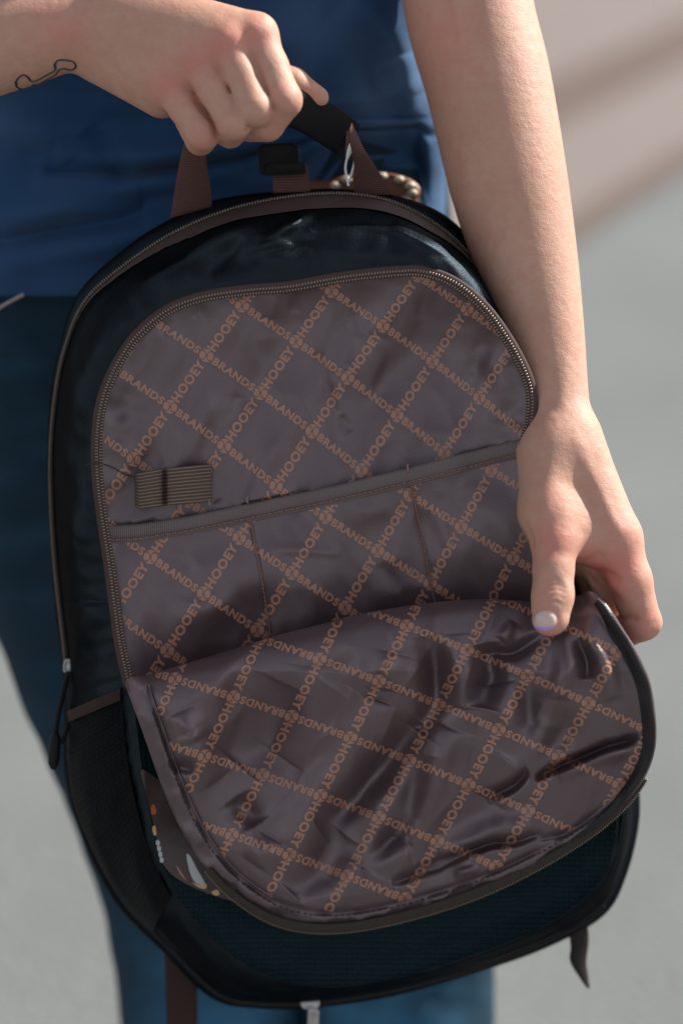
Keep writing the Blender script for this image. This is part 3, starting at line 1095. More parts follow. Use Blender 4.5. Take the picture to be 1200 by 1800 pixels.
ZIP_TOP = [(232, 1208), (213, 1120), (198, 1005), (182, 900), (174, 810), (179, 725), (200, 660), (236, 600), (290, 552), (350, 527), (430, 514), (510, 507), (600, 491), (690, 481), (745, 481),
           (800, 502), (850, 545), (890, 600), (920, 657), (931, 700), (928, 745), (917, 785)]
Z_CURVE = ZIP_TOP + [(935, 880), (975, 1000), (1025, 1130), (1062, 1260), (1082, 1380), (1076, 1490), (1045, 1560), (960, 1625), (850, 1672), (700, 1718), (560, 1733), (440, 1700), (340, 1615), (285, 1515), (258, 1400), (243, 1300)]
C_CURVE = [(122, 1165), (113, 1080), (104, 1000), (97, 900), (95, 800), (101, 715), (116, 630), (148, 545), (200, 490), (300, 420), (400, 376), (500, 353), (600, 346), (680, 358), (742, 386),
           (800, 430), (850, 490), (900, 585), (935, 680), (955, 790), (985, 930), (1035, 1090), (1080, 1240), (1105, 1350), (1112, 1440), (1090, 1535), (1050, 1602), (960, 1652), (850, 1695), (700, 1737),
           (560, 1760), (460, 1762), (385, 1745), (300, 1665), (225, 1590), (180, 1515), (140, 1420), (125, 1340), (122, 1255)]
B_CURVE = [(110, 1170), (98, 1080), (92, 1000), (86, 900), (83, 800), (88, 700), (104, 610), (140, 512), (228, 430), (298, 386), (372, 353), (480, 337), (600, 332), (700, 345), (772, 372),
           (822, 415), (866, 480), (910, 575), (945, 675), (968, 790), (1000, 930), (1050, 1090), (1095, 1240), (1118, 1350), (1123, 1440), (1100, 1540), (1060, 1610), (965, 1664), (850, 1706), (700, 1749),
           (560, 1771), (455, 1773), (372, 1755), (285, 1672), (212, 1598), (166, 1520), (128, 1425), (113, 1345), (112, 1255)]
NA = 540
Zc = by_angle(Z_CURVE, NA); Cc = by_angle(C_CURVE, NA); Bc = by_angle(B_CURVE, NA)
THETA = np.linspace(-np.pi, np.pi, NA, endpoint=False)


def shell_point(u):
    """front gusset, u=0 at the pocket zip, 1 at the main zip -> (x, y, h) arrays"""
    f = np.sin(u * np.pi / 2) ** 0.9; g = 1 - np.cos(u * np.pi / 2)
    x = Zc[:, 0] + (Cc[:, 0] - Zc[:, 0]) * f
    y = Zc[:, 1] + (Cc[:, 1] - Zc[:, 1]) * f
    h = -150 * g
    return x, y, np.broadcast_to(h, x.shape)


def gusset():
    nu = 44
    us = np.linspace(0, 1, nu)
    R = np.array([np.stack(shell_point(u), -1) for u in us])       # nu, NA, 3
    x, y = R[..., 0], R[..., 1]
    arc = THETA[None, :] * 520 + 0 * x; dep = us[:, None] * 190 + 0 * x
    # puckers at the pocket zip seam, long creases across the top
    env = np.sin(np.pi * us)[:, None]
    w = 40 * env * fbm(arc / 150 + dep / 200, dep / 110, 2, 2)
    w += 5 * env * fbm(arc / 50 - dep / 80, dep / 110, 5, 2)
    w += 3.5 * np.exp(-us[:, None] * 6) * np.sin(us[:, None] * np.pi) * np.sin(arc / 7 + 3 * vnoise(arc / 40, dep / 50, 4)) * 2
    w += env * ridges(x, y, [([(470, 425), (520, 400), (548, 372)], 10, 5), ([(535, 400), (552, 418)], 9, 4), ([(445, 440), (490, 432), (540, 436)], 9, 5), ([(620, 400), (700, 412), (790, 455)], 6, 5), ([(250, 500), (330, 455), (370, 420)], 9, 7), ([(455, 455), (500, 410), (545, 375)], 14, 12), ([(420, 470), (470, 440), (560, 425)], -14, 14), ([(560, 440), (640, 455), (760, 470)], 8, 14),
                             ([(330, 460), (390, 420), (440, 395)], 12, 16), ([(370, 490), (400, 450), (430, 420)], -13, 13), ([(690, 400), (770, 440), (840, 520)], 10, 16)])
    h = R[..., 2] + w
    y = y - 0.25 * w * (y < 700)
    V = BP(x, y, h)
    uv = np.stack([arc / 100, dep / 100], -1)
    o = mesh('front_gusset', V.reshape(-1, 3), grid_faces(nu, NA, closed_v=True), M['shell'], bag, uv=uv.reshape(-1, 2))
    return V


GUS = gusset()


def back_shell():
    rings = [(Cc, -150), (Cc + (Bc - Cc) * 0.6, -154), (Bc, -172), (Bc + (CEN - Bc) * 0.01, -215), (Bc + (CEN - Bc) * 0.05, -250), (Bc + (CEN - Bc) * 0.14, -262)]
    V = []
    for c, h in rings:
        hh = h + 5 * fbm(THETA * 9, np.full(NA, h / 40.0), 14)
        V.append(BP(c[:, 0], c[:, 1], hh))
    V = np.array(V).reshape(-1, 3)
    f = grid_faces(len(rings), NA, closed_v=True)
    f.append(tuple((len(rings) - 1) * NA + k for k in range(NA)))
    uv = np.stack(np.broadcast_arrays((THETA * 5.2)[None, :], np.linspace(0, 1.2, len(rings))[:, None]), -1).reshape(-1, 2)
    mesh('back_shell', V, f, M['shell'], bag, uv=uv)


back_shell()


def h_front(x, y):
    d, _ = seg_dist(x, y, np.vstack([Zd, Zd[:1]]))
    e = 1 - np.exp(-d / 45)
    w = 26 * fbm(x / 170, y / 110, 41) + 8 * fbm(x / 60, y / 45, 43, 2)
    w += ridges(x, y, [([(1060, 1500), (1000, 1560), (900, 1580)], 10, 18), ([(820, 1640), (940, 1600), (1050, 1530)], -10, 16), ([(560, 1700), (700, 1690), (850, 1650)], 9, 14)])
    return -34 * e + w * e * 0.5


Zd = smooth_curve(Z_CURVE, 240, closed=True)
low_out = [p for p in Zd if p[1] > (1262 if p[0] < 600 else 1150)]
low_out = np.array(low_out)
# walk: order by angle around a low centre, closing along the top
lc = A(650, 1430)
low_out = np.vstack([low_out, np.column_stack([np.linspace(250, 1030, 40), np.linspace(1262, 1150, 40)])])
low_out = low_out[np.argsort(np.arctan2(low_out[:, 1] - lc[1], low_out[:, 0] - lc[0]))]
polar_patch('front_panel', low_out, lc, h_front, M['teal'], bag, nr=60, na=420, label='dark teal ripstop lower front panel')

# ---- lining panel inside the opened pocket
zc = smooth_curve(ZIP_TOP, 200)
lin_out = np.vstack([zc, np.array([(930, 880), (960, 980), (985, 1080), (995, 1180), (900, 1240), (700, 1260), (500, 1265), (330, 1260), (245, 1235)])])
LINP = np.vstack([lin_out, lin_out[:1]])


def band_y(x):
    """top edge of the slip-pocket band"""
    return np.interp(x, [150, 195, 240, 330, 440, 580, 720, 820, 910, 1000], [936, 928, 926, 912, 889, 860, 826, 800, 777, 756])


def h_lin(x, y):
    d, _ = seg_dist(x, y, LINP)
    e = 1 - np.exp(-d / 30)
    h = -4 - 16 * e - 0.02 * np.clip(y - 520, 0, 900) * (1 - np.exp(-d / 55))
    h = h + e * (52 * fbm(x / 200 + y / 420, y / 280, 51, 2) + 17 * fbm(x / 62 + y / 150, y / 210 - x / 320, 53, 2))
    h = h + e * ridges(x, y, [([(640, 500), (625, 560), (612, 640)], -9, 16), ([(690, 500), (660, 590)], 9, 18), ([(595, 660), (600, 720), (610, 790)], 7, 14), ([(560, 620), (575, 680), (590, 730)], -6, 9),
                              ([(600, 730), (615, 760)], -7, 7), ([(455, 560), (440, 640), (430, 700)], 8, 26), ([(300, 560), (285, 590)], -8, 8), ([(355, 535), (345, 560)], -8, 7),
                              ([(480, 520), (476, 560)], 6, 9), ([(520, 515), (518, 550)], -7, 9), ([(745, 500), (740, 560)], -6, 10), ([(840, 610), (880, 660), (895, 720)], 12, 22), ([(860, 600), (830, 660)], -6, 14),
                              ([(235, 700), (215, 760)], 6, 14)])
    h = h - e * (20 * np.abs(vnoise(x / 105 + y / 260 + 0.4 * vnoise(x / 60, y / 60, 105), y / 230, 106)) + 9 * np.abs(vnoise(x / 60 - y / 150, y / 90, 107)))
    al = seg_dist(x, y, LINP)[1]
    h = h + 9 * np.exp(-d / 38) * (1 - np.exp(-d / 10)) * vnoise(al * 85, d / 160, 57) * 2
    # soft pull towards the elastic loops
    h = h + e * ridges(x, y, [([(180, 760), (240, 815)], 7, 16), ([(380, 880), (400, 905)], 6, 10)])
    # the lower part dips behind the slip pocket
    below = np.clip((y - band_y(x) - 6) / 26, 0, 1)
    h = h - 9 * below
    return np.where(y > band_y(x) - 8, np.minimum(h, h_slip(x, y) - 5), h)


# slip pocket with two stitched dividers
DIV = [[(436, 884), (443, 930), (457, 1000), (470, 1080), (478, 1130)], [(717, 826), (728, 880), (745, 960), (758, 1030), (768, 1075)]]


def pk_left(y): return np.interp(y, [900, 930, 1000, 1100, 1210, 1260], [187, 190, 202, 216, 236, 246])
def pk_right(y): return np.interp(y, [740, 790, 880, 980, 1080, 1180, 1260], [922, 916, 934, 962, 988, 996, 990])


def flap_top(x):
    return np.interp(x, [222, 340, 490, 630, 770, 900, 1010], [1196, 1162, 1116, 1080, 1058, 1055, 1048])


def h_slip(x, y):
    d, _ = seg_dist(x, y, LINP)
    e = 1 - np.exp(-d / 26)
    h = -2 - 11 * e - 0.02 * np.clip(y - 520, 0, 900) * (1 - np.exp(-d / 55))
    dv = np.minimum(seg_dist(x, y, DIV[0])[0], seg_dist(x, y, DIV[1])[0])
    bulge = 1 - np.exp(-(dv / 55) ** 2)
    top = np.clip((y - band_y(x)) / 90, 0, 1)
    h = h + 10 * bulge * e * (0.4 + 0.6 * top)
    h = h + e * (30 * fbm(x / 170 + y / 420, y / 180, 61, 2) + 9 * fbm(x / 56 - y / 130, y / 130, 63, 2))
    h = h - 4.0 * np.exp(-(dv / 5) ** 2) * e
    h = h - e * (14 * np.abs(vnoise(x / 100 + y / 240, y / 150, 108)) + 7 * np.abs(vnoise(x / 55 - y / 130, y / 80, 109)))
    tt = np.clip((y - (flap_top(x) - 110)) / 140, 0, 1)
    h = h - 30 * e * tt * tt * (3 - 2 * tt)
    h = h + e * ridges(x, y, [([(480, 965), (540, 968), (600, 972)], 5, 8), ([(610, 920), (690, 880)], 7, 22), ([(800, 880), (840, 850)], 6, 12), ([(250, 1000), (330, 1010), (420, 1000)], 6, 30), ([(670, 990), (700, 1040)], -6, 12),
                              ([(300, 1090), (420, 1060)], 8, 22), ([(735, 880), (765, 900), (790, 960)], 5, 14)])
    return h


polar_patch('lining_panel', lin_out, A(560, 840), h_lin, M['lining'], bag, nr=90, na=520, label='brown nylon lining of the opened pocket')
LIN = bpy.data.objects['lining_panel']

def slip_pocket():
    nu, nv = 150, 70
    P2 = []
    for i in range(nu):
        s = i / (nu - 1)
        for j in range(nv):
            t = j / (nv - 1)
            x0 = 188 + s * (915 - 188)
            y0 = band_y(x0)
            y1 = 1258
            y = y0 + t * (y1 - y0)
            x = pk_left(y) + s * (pk_right(y) - pk_left(y))
            y = band_y(x) + t * (y1 - band_y(x))
            P2.append((x, y))
    P2 = np.array(P2)
    return mesh('slip_pocket', BP(P2[:, 0], P2[:, 1], h_slip(P2[:, 0], P2[:, 1])), grid_faces(nu, nv), M['lining'], bag, uv=np.column_stack([P2[:, 0], -P2[:, 1]]) / 100)


SLIP = slip_pocket()
# binding band along its top
nb = 90
bx = np.linspace(190, 914, nb)
rows = []
for t, dh in ((-0.02, -4), (0.0, 3.0), (0.15, 4.6), (0.5, 5.0), (0.80, 4.2), (0.84, 2.6), (0.88, 4.0), (1.0, 3.4), (1.02, -2)):
    wdt = np.interp(bx, [190, 300, 600, 914], [30, 31, 33, 31])
    y = band_y(bx) - 4 + t * wdt
    rows.append(BP(bx, y, h_slip(bx, band_y(bx) + 12) + dh + 1.4 * fbm(bx / 45, y / 60, 71, 2)))
rows = np.array(rows)
uvb = np.stack(np.broadcast_arrays((bx / 100)[None, :], np.linspace(0, 0.3, len(rows))[:, None]), -1).reshape(-1, 2)
mesh('binding_band', rows.reshape(-1, 3), [tuple(q) for q in grid_faces(len(rows), nb)], M['band'], SLIP, uv=uvb)


def stitches(name, path, hf, mat, parent, step=9.0, length=6.5, r=1.1, off=1.2, pt=BP, jitter=0.6):
    L = np.linalg.norm(np.diff(np.array(path, float), axis=0), axis=1).sum()
    n = max(4, int(L / step))
    p = smooth_curve(path, n * 4 + 1)
    parts = []
    k = max(1, int(4 * length / step))
    for i in range(n):
        seg = p[4 * i:4 * i + k + 1]
        jx = rng.normal(0, jitter, 2) * 0.5
        x, y = seg[:, 0] + jx[0], seg[:, 1] + jx[1]
        h = hf(x, y) + off + 0.6 * np.sin(np.linspace(0, np.pi, len(x)))
        parts.append(tube(pt(x, y, h), r, 5))
    v, f = join(parts)
    o = mesh(name, v, f, mat, parent)
    o['kind'] = 'stuff'
    return o


bl = [(x, float(band_y(x)) + 21.5) for x in np.linspace(194, 910, 60)]
stitches('stitching', bl, h_slip, M['thread'], SLIP, step=10, length=7.5, off=6.6, r=1.5)
for d in DIV:
    stitches('stitching', [(d[0][0] - 2, d[0][1] - 8)] + d, h_slip, M['thread'], SLIP, step=7, length=5.6, off=3.0, r=1.7)
# loose white thread ends over the dividers
for x0, y0 in ((434, 880), (716, 822), (368, 884), (318, 892)):
    v, f = tube(BP(x0 + A(0, 1, -1, 2), y0 + A(4, 0, -3, -6), float(h_slip(x0, y0)) + A(6, 8, 9, 9)), 0.9, 5)
    mesh('thread_end', v, f, M['thread_pale'], SLIP)

# ---- elastic pen loops
def elastic():
    xs = np.r_[np.linspace(238, 246, 5), np.linspace(248, 286, 16), np.linspace(288, 296, 6), np.linspace(298, 372, 22)]
    prof = np.interp(xs, [238, 241, 246, 262, 277, 284, 290, 296, 303, 322, 350, 366, 372], [0, 14, 26, 34, 30, 24, 1, 24, 31, 34, 24, 9, 3])
    m = 78
    t = np.linspace(0, 1, m)
    V = []
    for x, hh in zip(xs, prof):
        yt = np.interp(x, [238, 290, 372], [832, 823, 815]); yb = np.interp(x, [238, 246, 290, 372], [890, 895, 889, 882])
        y = yt + t * (yb - yt)
        edge = -2.0 * (np.abs(2 * t - 1) ** 8)
        rib = 2.2 * np.abs(np.sin(t * np.pi * 11)) ** 0.8
        V.append(BP(x + 0 * y, y, h_lin(np.full(m, 305.0), np.full(m, 855.0)) * 0.5 + h_lin(x + 0 * y, y) * 0.5 + hh + edge + rib + 1.5))
    V = np.array(V)
    uv = np.stack(np.broadcast_arrays((xs / 100)[:, None], (t * 0.7)[None, :]), -1).reshape(-1, 2)
    o = mesh('elastic_loop', V.reshape(-1, 3), grid_faces(len(xs), m), M['elastic'], bag, uv=uv)
    s = o.modifiers.new('thickness', 'SOLIDIFY'); s.thickness = 0.0009; s.offset = -1
    hf = lambda x, y: h_lin(x, y) + 6
    z1 = [(360 + 4 * (k % 2) + k * 0.55, 816 + k * 4.4) for k in range(16)]
    v, f = tube(BP([p[0] for p in z1], [p[1] for p in z1], hf(A(*[p[0] for p in z1]), A(*[p[1] for p in z1])) + 1), 1.3, 5)
    mesh('stitching', v, f, M['thread'], o)
    z2 = [(366 + 3 * (k % 2) + k * 0.45, 818 + k * 4.4) for k in range(15)]
    v, f = tube(BP([p[0] for p in z2], [p[1] for p in z2], hf(A(*[p[0] for p in z2]), A(*[p[1] for p in z2])) + 0.6), 1.2, 5)
    mesh('stitching', v, f, M['thread'], o)
    return o


elastic()
# dark loose thread across the lining to the loops
tx = np.array([150, 165, 180, 200, 220, 236]); ty = np.array([818, 814, 815, 822, 834, 838])
tp = smooth_curve(np.column_stack([tx, ty]), 30)
v, f = tube(BP(tp[:, 0], tp[:, 1], np.where(tp[:, 0] < 178, 14.0, h_lin(tp[:, 0], tp[:, 1]) + 2)), 0.9, 5)
mesh('loose_thread', v, f, M['thread_dark'], bag)

# ---- flap folded down
FLAP_OUT = [(222, 1196), (262, 1186), (340, 1162), (420, 1138), (490, 1116), (560, 1098), (630, 1080), (700, 1067), (770, 1058), (840, 1053), (900, 1055), (960, 1058), (1010, 1048), (1040, 1040),
            (1068, 1066), (1096, 1108), (1122, 1150), (1142, 1200), (1152, 1262), (1150, 1320), (1128, 1375), (1080, 1430), (1010, 1482), (920, 1532), (820, 1575), (720, 1607), (620, 1628), (540, 1630), (470, 1612),
            (400, 1566), (350, 1510), (312, 1446), (280, 1370), (252, 1290), (232, 1235)]
FO = smooth_curve(FLAP_OUT, 520, closed=True)
FOc = np.vstack([FO, FO[:1]])
TOP = [p for p in FLAP_OUT[1:13]]
RIM = FLAP_OUT[13:] + [FLAP_OUT[0]]
TOPs = smooth_curve(TOP, 60); RIMs = smooth_curve(RIM, 160)
FL_FOLDS = [
    ([(758, 1118), (776, 1180), (770, 1240), (735, 1290)], -22, 17), ([(848, 1130), (862, 1190), (850, 1250)], -20, 15), ([(812, 1110), (820, 1180), (812, 1250)], 13, 18),
    ([(735, 1270), (680, 1330), (625, 1400), (560, 1455)], -22, 17), ([(660, 1230), (620, 1310), (560, 1400), (505, 1490)], 19, 23),
    ([(500, 1200), (460, 1300), (420, 1350)], -16, 30), ([(560, 1170), (540, 1260), (490, 1330)], 12, 24), ([(700, 1150), (680, 1220)], 13, 18),
    ([(790, 1280), (760, 1380), (700, 1480)], 15, 19), ([(745, 1330), (720, 1430), (650, 1530)], -16, 17), ([(880, 1200), (900, 1290), (840, 1400)], 15, 24), ([(930, 1180), (925, 1270), (880, 1340)], -15, 17),
    ([(960, 1240), (1000, 1270), (960, 1330)], -9, 14), ([(1118, 1290), (1060, 1305), (990, 1345), (940, 1370)], -22, 6.5), ([(1110, 1308), (1050, 1325), (990, 1365)], 9, 11),
    ([(925, 1355), (880, 1385), (850, 1405)], -17, 9), ([(960, 1465), (860, 1475), (760, 1530), (690, 1555)], -20, 8), ([(940, 1448), (860, 1458), (770, 1505)], 12, 14), ([(1010, 1452), (950, 1478)], -14, 6),
    ([(600, 1460), (560, 1530), (520, 1570)], -16, 20), ([(480, 1470), (455, 1520)], 12, 18), ([(420, 1400), (450, 1450)], -14, 14), ([(330, 1290), (350, 1330), (380, 1370)], 12, 18), ([(300, 1340), (340, 1352)], -16, 11),
    ([(320, 1250), (345, 1300)], 12, 15), ([(960, 1115), (900, 1140), (850, 1150)], -13, 10), ([(990, 1120), (1000, 1180), (985, 1230)], 13, 14), ([(1030, 1090), (1050, 1160), (1075, 1230)], 15, 13), ([(900, 1090), (880, 1120)], 11, 10),
    ([(1020, 1130), (1030, 1200)], -12, 10), ([(640, 1520), (720, 1500)], 9, 14), ([(840, 1530), (800, 1545)], 10, 9), ([(690, 1120), (620, 1150), (580, 1200)], -7, 22),
]


def h_flap(x, y):
    x = np.asarray(x, float); y = np.asarray(y, float)
    dt, _ = seg_dist(x, y, TOPs)
    dr, al = seg_dist(x, y, RIMs)
    roll = np.sqrt(np.clip(1 - (1 - np.clip(dt / 75, 0, 1)) ** 2, 0, 1))
    h = 18 + 84 * roll
    e = (1 - np.exp(-dt / 45)) * np.clip((dr - 6) / 48, 0, 1)
    h = h - 0.28 * np.clip(y - 1180, 0, 440)
    # folds, mostly running down-left, shaken by noise
    wx = x + 16 * fbm(x / 100, y / 100, 81, 2); wy = y + 16 * fbm(x / 100, y / 100, 83, 2)
    w = ridges(wx, wy, [(p, 1.25 * a, (1.6 * b if b > 11 else 1.1 * b)) for p, a, b in FL_FOLDS])
    u = (x * 0.88 + y * 0.47); v = (-x * 0.47 + y * 0.88)
    w = 1.9 * w + 74 * vnoise(u / 105 + 0.6 * vnoise(u / 90, v / 90, 85), v / 240, 86) + 5 * vnoise(u / 45, v / 100, 87)
    # sharp little creases of stiff nylon
    w = w - 26 * np.abs(vnoise(u / 80 + 0.4 * vnoise(x / 80, y / 80, 101), v / 230, 102)) - 7 * np.abs(vnoise(u / 45, v / 110 + 0.4 * vnoise(x / 40, y / 40, 103), 104))
    h = h + w * e
    # seam gutter and raised hem along the rim
    hw = np.interp(al, [0, .3, .4, .6, .72, 1], [20, 20, 20, 24, 31, 33])
    h = h - np.interp(al, [0, .3, .45, .62, .72, 1], [4, 4, 6, 7, 10, 10]) * (1 + 0.9 * vnoise(al * 60, 0 * al, 90)) * np.exp(-((dr - hw - 2) / 6) ** 2) * np.clip(dt / 60, 0, 1)
    puck = 6.0 * vnoise(al * 44, dr / 60, 88) + 2.6 * vnoise(al * 105, dr / 45, 89)
    h = h + np.where(dr < hw, 3.0 * np.sqrt(np.clip(np.sin(np.pi * np.clip(dr / hw, 0, 1)), 0, 1)) + np.interp(al, [0, .3, .4, .7, .8, 1], [2.2, 2.2, 4.2, 4.2, 3, 3]) * puck * np.sin(np.pi * np.clip(dr / hw, 0, 1)) ** 0.7, 0) * np.clip(dt / 50, 0.1, 1)
    h = h - 4 * (1 - np.clip(dr / 5, 0, 1)) ** 2
    # the right rim stands proud where the hand pulls it
    h = h + 20 * np.exp(-((x - 1060) / 120) ** 2 - ((y - 1100) / 120) ** 2)
    h = np.where(y > 1230, h + np.log1p(np.exp((h_front(x, y) + 16 - h) / 5)) * 5, h)
    # dent under the thumb
    h = h - 16 * np.exp(-((x - 966) / 34) ** 2 - ((y - 1085) / 40) ** 2)
    return h


polar_patch('flap', FO, A(690, 1335), h_flap, M['lining'], bag, nr=170, na=520, power=0.85, label='unzipped pocket flap folded down, wrinkled brown nylon with printed lattice')
FLAP = bpy.data.objects['flap']


def inset(path, d):
    p = np.array(path, float)
    t = np.gradient(p, axis=0); t /= np.linalg.norm(t, axis=1)[:, None]
    n = np.column_stack([-t[:, 1], t[:, 0]])
    return p + n * d


rim_in = inset(smooth_curve(RIM, 200), np.interp(np.linspace(0, 1, 200), [0, .3, .4, .6, .72, 1], [16, 16, 16, 20, 27, 29])[:, None])
stitches('stitching', rim_in[6:-8], h_flap, M['thread_dark'], FLAP, step=11, length=7.0, r=1.2, off=0.8)
# edge cord of the left hem
cordp = inset(smooth_curve(RIM, 200), 37)[138:-2]
v, f = tube(BP(cordp[:, 0], cordp[:, 1], h_flap(cordp[:, 0], cordp[:, 1]) + 3), 2.0, 6)
mesh('seam_cord', v, f, M['lining'], FLAP)


bpath = smooth_curve(RIM, 200)[2:74]  # dark ribbon added on the right rim, the shade there put into its colour
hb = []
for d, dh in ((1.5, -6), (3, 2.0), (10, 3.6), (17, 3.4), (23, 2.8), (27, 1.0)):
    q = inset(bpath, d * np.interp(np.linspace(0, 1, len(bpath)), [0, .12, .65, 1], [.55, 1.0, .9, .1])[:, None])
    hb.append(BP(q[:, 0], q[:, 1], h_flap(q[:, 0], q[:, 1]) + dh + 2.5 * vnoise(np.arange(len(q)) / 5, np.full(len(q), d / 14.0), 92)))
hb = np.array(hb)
uvh = np.stack(np.broadcast_arrays((np.arange(len(bpath)) * 0.05)[None, :], np.linspace(0, .33, len(hb))[:, None]), -1).reshape(-1, 2)
mesh('shaded_hem_binding', hb.reshape(-1, 3), [tuple(reversed(q)) for q in grid_faces(len(hb), len(bpath))], M['hem'], FLAP, uv=uvh)

# ---- zips
def zip_teeth(name, path, hf, parent, pitch=5.3, half=6.6, wid=3.0, off=3.0, both=True, mat='teeth', pt=BP):
    L = np.linalg.norm(np.diff(np.array(path, float), axis=0), axis=1).sum()
    n = int(L / pitch)
    p = smooth_curve(path, n)
    t = np.gradient(p, axis=0); t /= np.linalg.norm(t, axis=1)[:, None]
    nn = np.column_stack([-t[:, 1], t[:, 0]])
    parts = []
    for i in range(n):
        for sd in ((-1, 1) if both else (0,)):
            c2 = p[i] + nn[i] * sd * half * 0.52 + t[i] * (sd * pitch * 0.25)
            c = pt(c2[0], c2[1], float(hf(c2[0], c2[1])) + off)
            ex = A(nn[i][0], -nn[i][1], 0) * half * (0.58 if both else 1.0)
            ey = A(t[i][0], -t[i][1], 0) * wid * 0.72
            parts.append(bead(c, ex, ey, A(0, 0, 2.6)))
    v, f = join(parts)
    o = mesh(name, v, f, M[mat], parent)
    o['kind'] = 'stuff'
    return o


def zip_tape(name, path, hf, parent, d0, d1, mat, off=0.8, arch=1.5, n=160, m=6, pt=BP):
    p = smooth_curve(path, n)
    t = np.gradient(p, axis=0); t /= np.linalg.norm(t, axis=1)[:, None]
    nn = np.column_stack([-t[:, 1], t[:, 0]])
    s = np.linspace(0, 1, m)
    d1 = np.broadcast_to(np.asarray(d1, float), (n,))
    q = p[:, None, :] + nn[:, None, :] * (d0 + (d1[:, None] - d0) * s[None, :])[..., None]
    h = hf(q[..., 0], q[..., 1]) + off + arch * (1 - (2 * s - 1) ** 2)[None, :]
    V = pt(q[..., 0], q[..., 1], h)
    l = np.r_[0, np.cumsum(np.linalg.norm(np.diff(p, axis=0), axis=1))]
    uv = np.stack(np.broadcast_arrays((l / 100)[:, None], (s * abs(d1.mean() - d0) / 100)[None, :]), -1).reshape(-1, 2)
    f = grid_faces(n, m)
    if d1.mean() > d0: f = [tuple(reversed(k)) for k in f]
    o = mesh(name, V.reshape(-1, 3), f, mat, parent, uv=uv)
    s_ = o.modifiers.new('thickness', 'SOLIDIFY'); s_.thickness = 0.0006; s_.offset = -1
    return o


flat0 = lambda x, y: np.zeros(np.shape(x))
# pocket zip: path runs from lower left up over the top and down the right side
pz = ZIP_TOP + [(925, 850), (950, 930)]
t1 = zip_tape('pocket_zip', pz, flat0, bag, -13, 6, M['tape'], off=2.0, arch=2.5)
tag(t1, 'bronze-toothed zip around the opened front pocket')
zip_teeth('zip_teeth', pz, flat0, t1, off=5.5)

# main zip on the ridge of the gusset
mz = C_CURVE[:20]
hC = lambda x, y: np.full(np.shape(x), -150.0)


def main_zip():
    # tape follows the gusset's outer rows
    k = [np.argmin(np.hypot(Cc[:, 0] - p[0], Cc[:, 1] - p[1])) for p in (C_CURVE[0], C_CURVE[18])]
    idx = np.arange(k[0], k[0] + ((k[1] - k[0]) % NA)) % NA
    r0 = np.interp(Cc[idx, 1], [400, 560], [27, 41.5]); jj = np.arange(len(idx))
    rowsV = [GUS[np.round(r0 + (43 - r0) * t).astype(int), idx] for t in (0.0, 0.37, 0.69, 1.0)]
    zdir = A(0, 0.6, 1.0); zdir /= np.linalg.norm(zdir)
    rad = np.column_stack([Cc[idx, 0] - CEN[0], -(Cc[idx, 1] - CEN[1]), np.zeros(len(idx))]); rad /= np.linalg.norm(rad, axis=1)[:, None]
    lift = [3.5, 6.5, 7.5, 7.5, 6.0, 4.0]
    R2 = [rowsV[i] + (0.5 * rad + A(0, 0, .6)) * lift[i] for i in range(4)]
    ws = np.interp(Cc[idx, 1], [400, 560], [1, 0.2])[:, None]
    R2.append(rowsV[3] + rad * 7 * ws + A(0, 0, -3)); R2.append(rowsV[3] + rad * 12 * ws + A(0, 0, -9))
    R2 = np.array(R2)
    uv = np.stack(np.broadcast_arrays((np.arange(len(idx)) * 0.06)[None, :], np.linspace(0, .4, 6)[:, None]), -1).reshape(-1, 2)
    tape = mesh('main_zip', R2.reshape(-1, 3), grid_faces(6, len(idx)), M['tape'], bag, uv=uv)
    tag(tape, 'brown main compartment zip curving over the top')
    c = 0.75 * R2[2] + 0.25 * R2[3]
    l = np.r_[0, np.cumsum(np.linalg.norm(np.diff(c, axis=0), axis=1))]
    n = int(l[-1] / 5.0)
    tt = np.linspace(0, l[-1], n)
    pc_ = np.column_stack([np.interp(tt, l, c[:, j]) for j in range(3)])
    td = np.gradient(pc_, axis=0); td /= np.linalg.norm(td, axis=1)[:, None]
    rd = np.column_stack([np.interp(tt, l, rad[:, j]) for j in range(3)])
    parts = [bead(pc_[i] + rd[i] * 2.5 + A(0, 0, 3.5), rd[i] * 4.6, td[i] * 2.0, A(0, 0, 3.0)) for i in range(n)]
    v, f = join(parts)
    o = mesh('zip_teeth', v, f, M['teeth'], tape); o['kind'] = 'stuff'


main_zip()

# zip half on the flap's rim: tape below the hem, small teeth at its edge
rim_path = smooth_curve(RIM, 300)
rz = rim_path[68:232]
RIMc = smooth_curve(RIM, 160)


def hz(x, y):
    x = np.asarray(x, float); y = np.asarray(y, float)
    return np.interp(y, [1150, 1300, 1500, 1640], [74, 55, 15, -8])

t2 = zip_tape('flap_zip', rz, hz, bag, 8, -np.interp(np.linspace(0, 1, 150), [0, .18, .4, .8, 1], [4, 6, 10, 8, 4]), M['tape_olive'], off=0, n=150)
tag(t2, 'open zip half along the rim of the folded flap')
zip_teeth('zip_teeth', inset(rz, -1 - np.interp(np.linspace(0, 1, len(rz)), [0, .18, .4, .8, 1], [4, 6, 10, 8, 4])[:, None]), hz, t2, pitch=4.6, half=3.4, wid=2.2, off=0.5, both=False)


# ---- printed lettering
def fit(data):
    d = np.array(data, float)
    i, j = d[:, 0], d[:, 1]
    Mx = np.column_stack([np.ones(len(d)), i, j, i * j, i * i, j * j])
    c, *_ = np.linalg.lstsq(Mx, d[:, 2:], rcond=None)
    return lambda i, j: (np.stack([np.ones_like(i), i, j, i * j, i * i, j * j], -1) @ c)


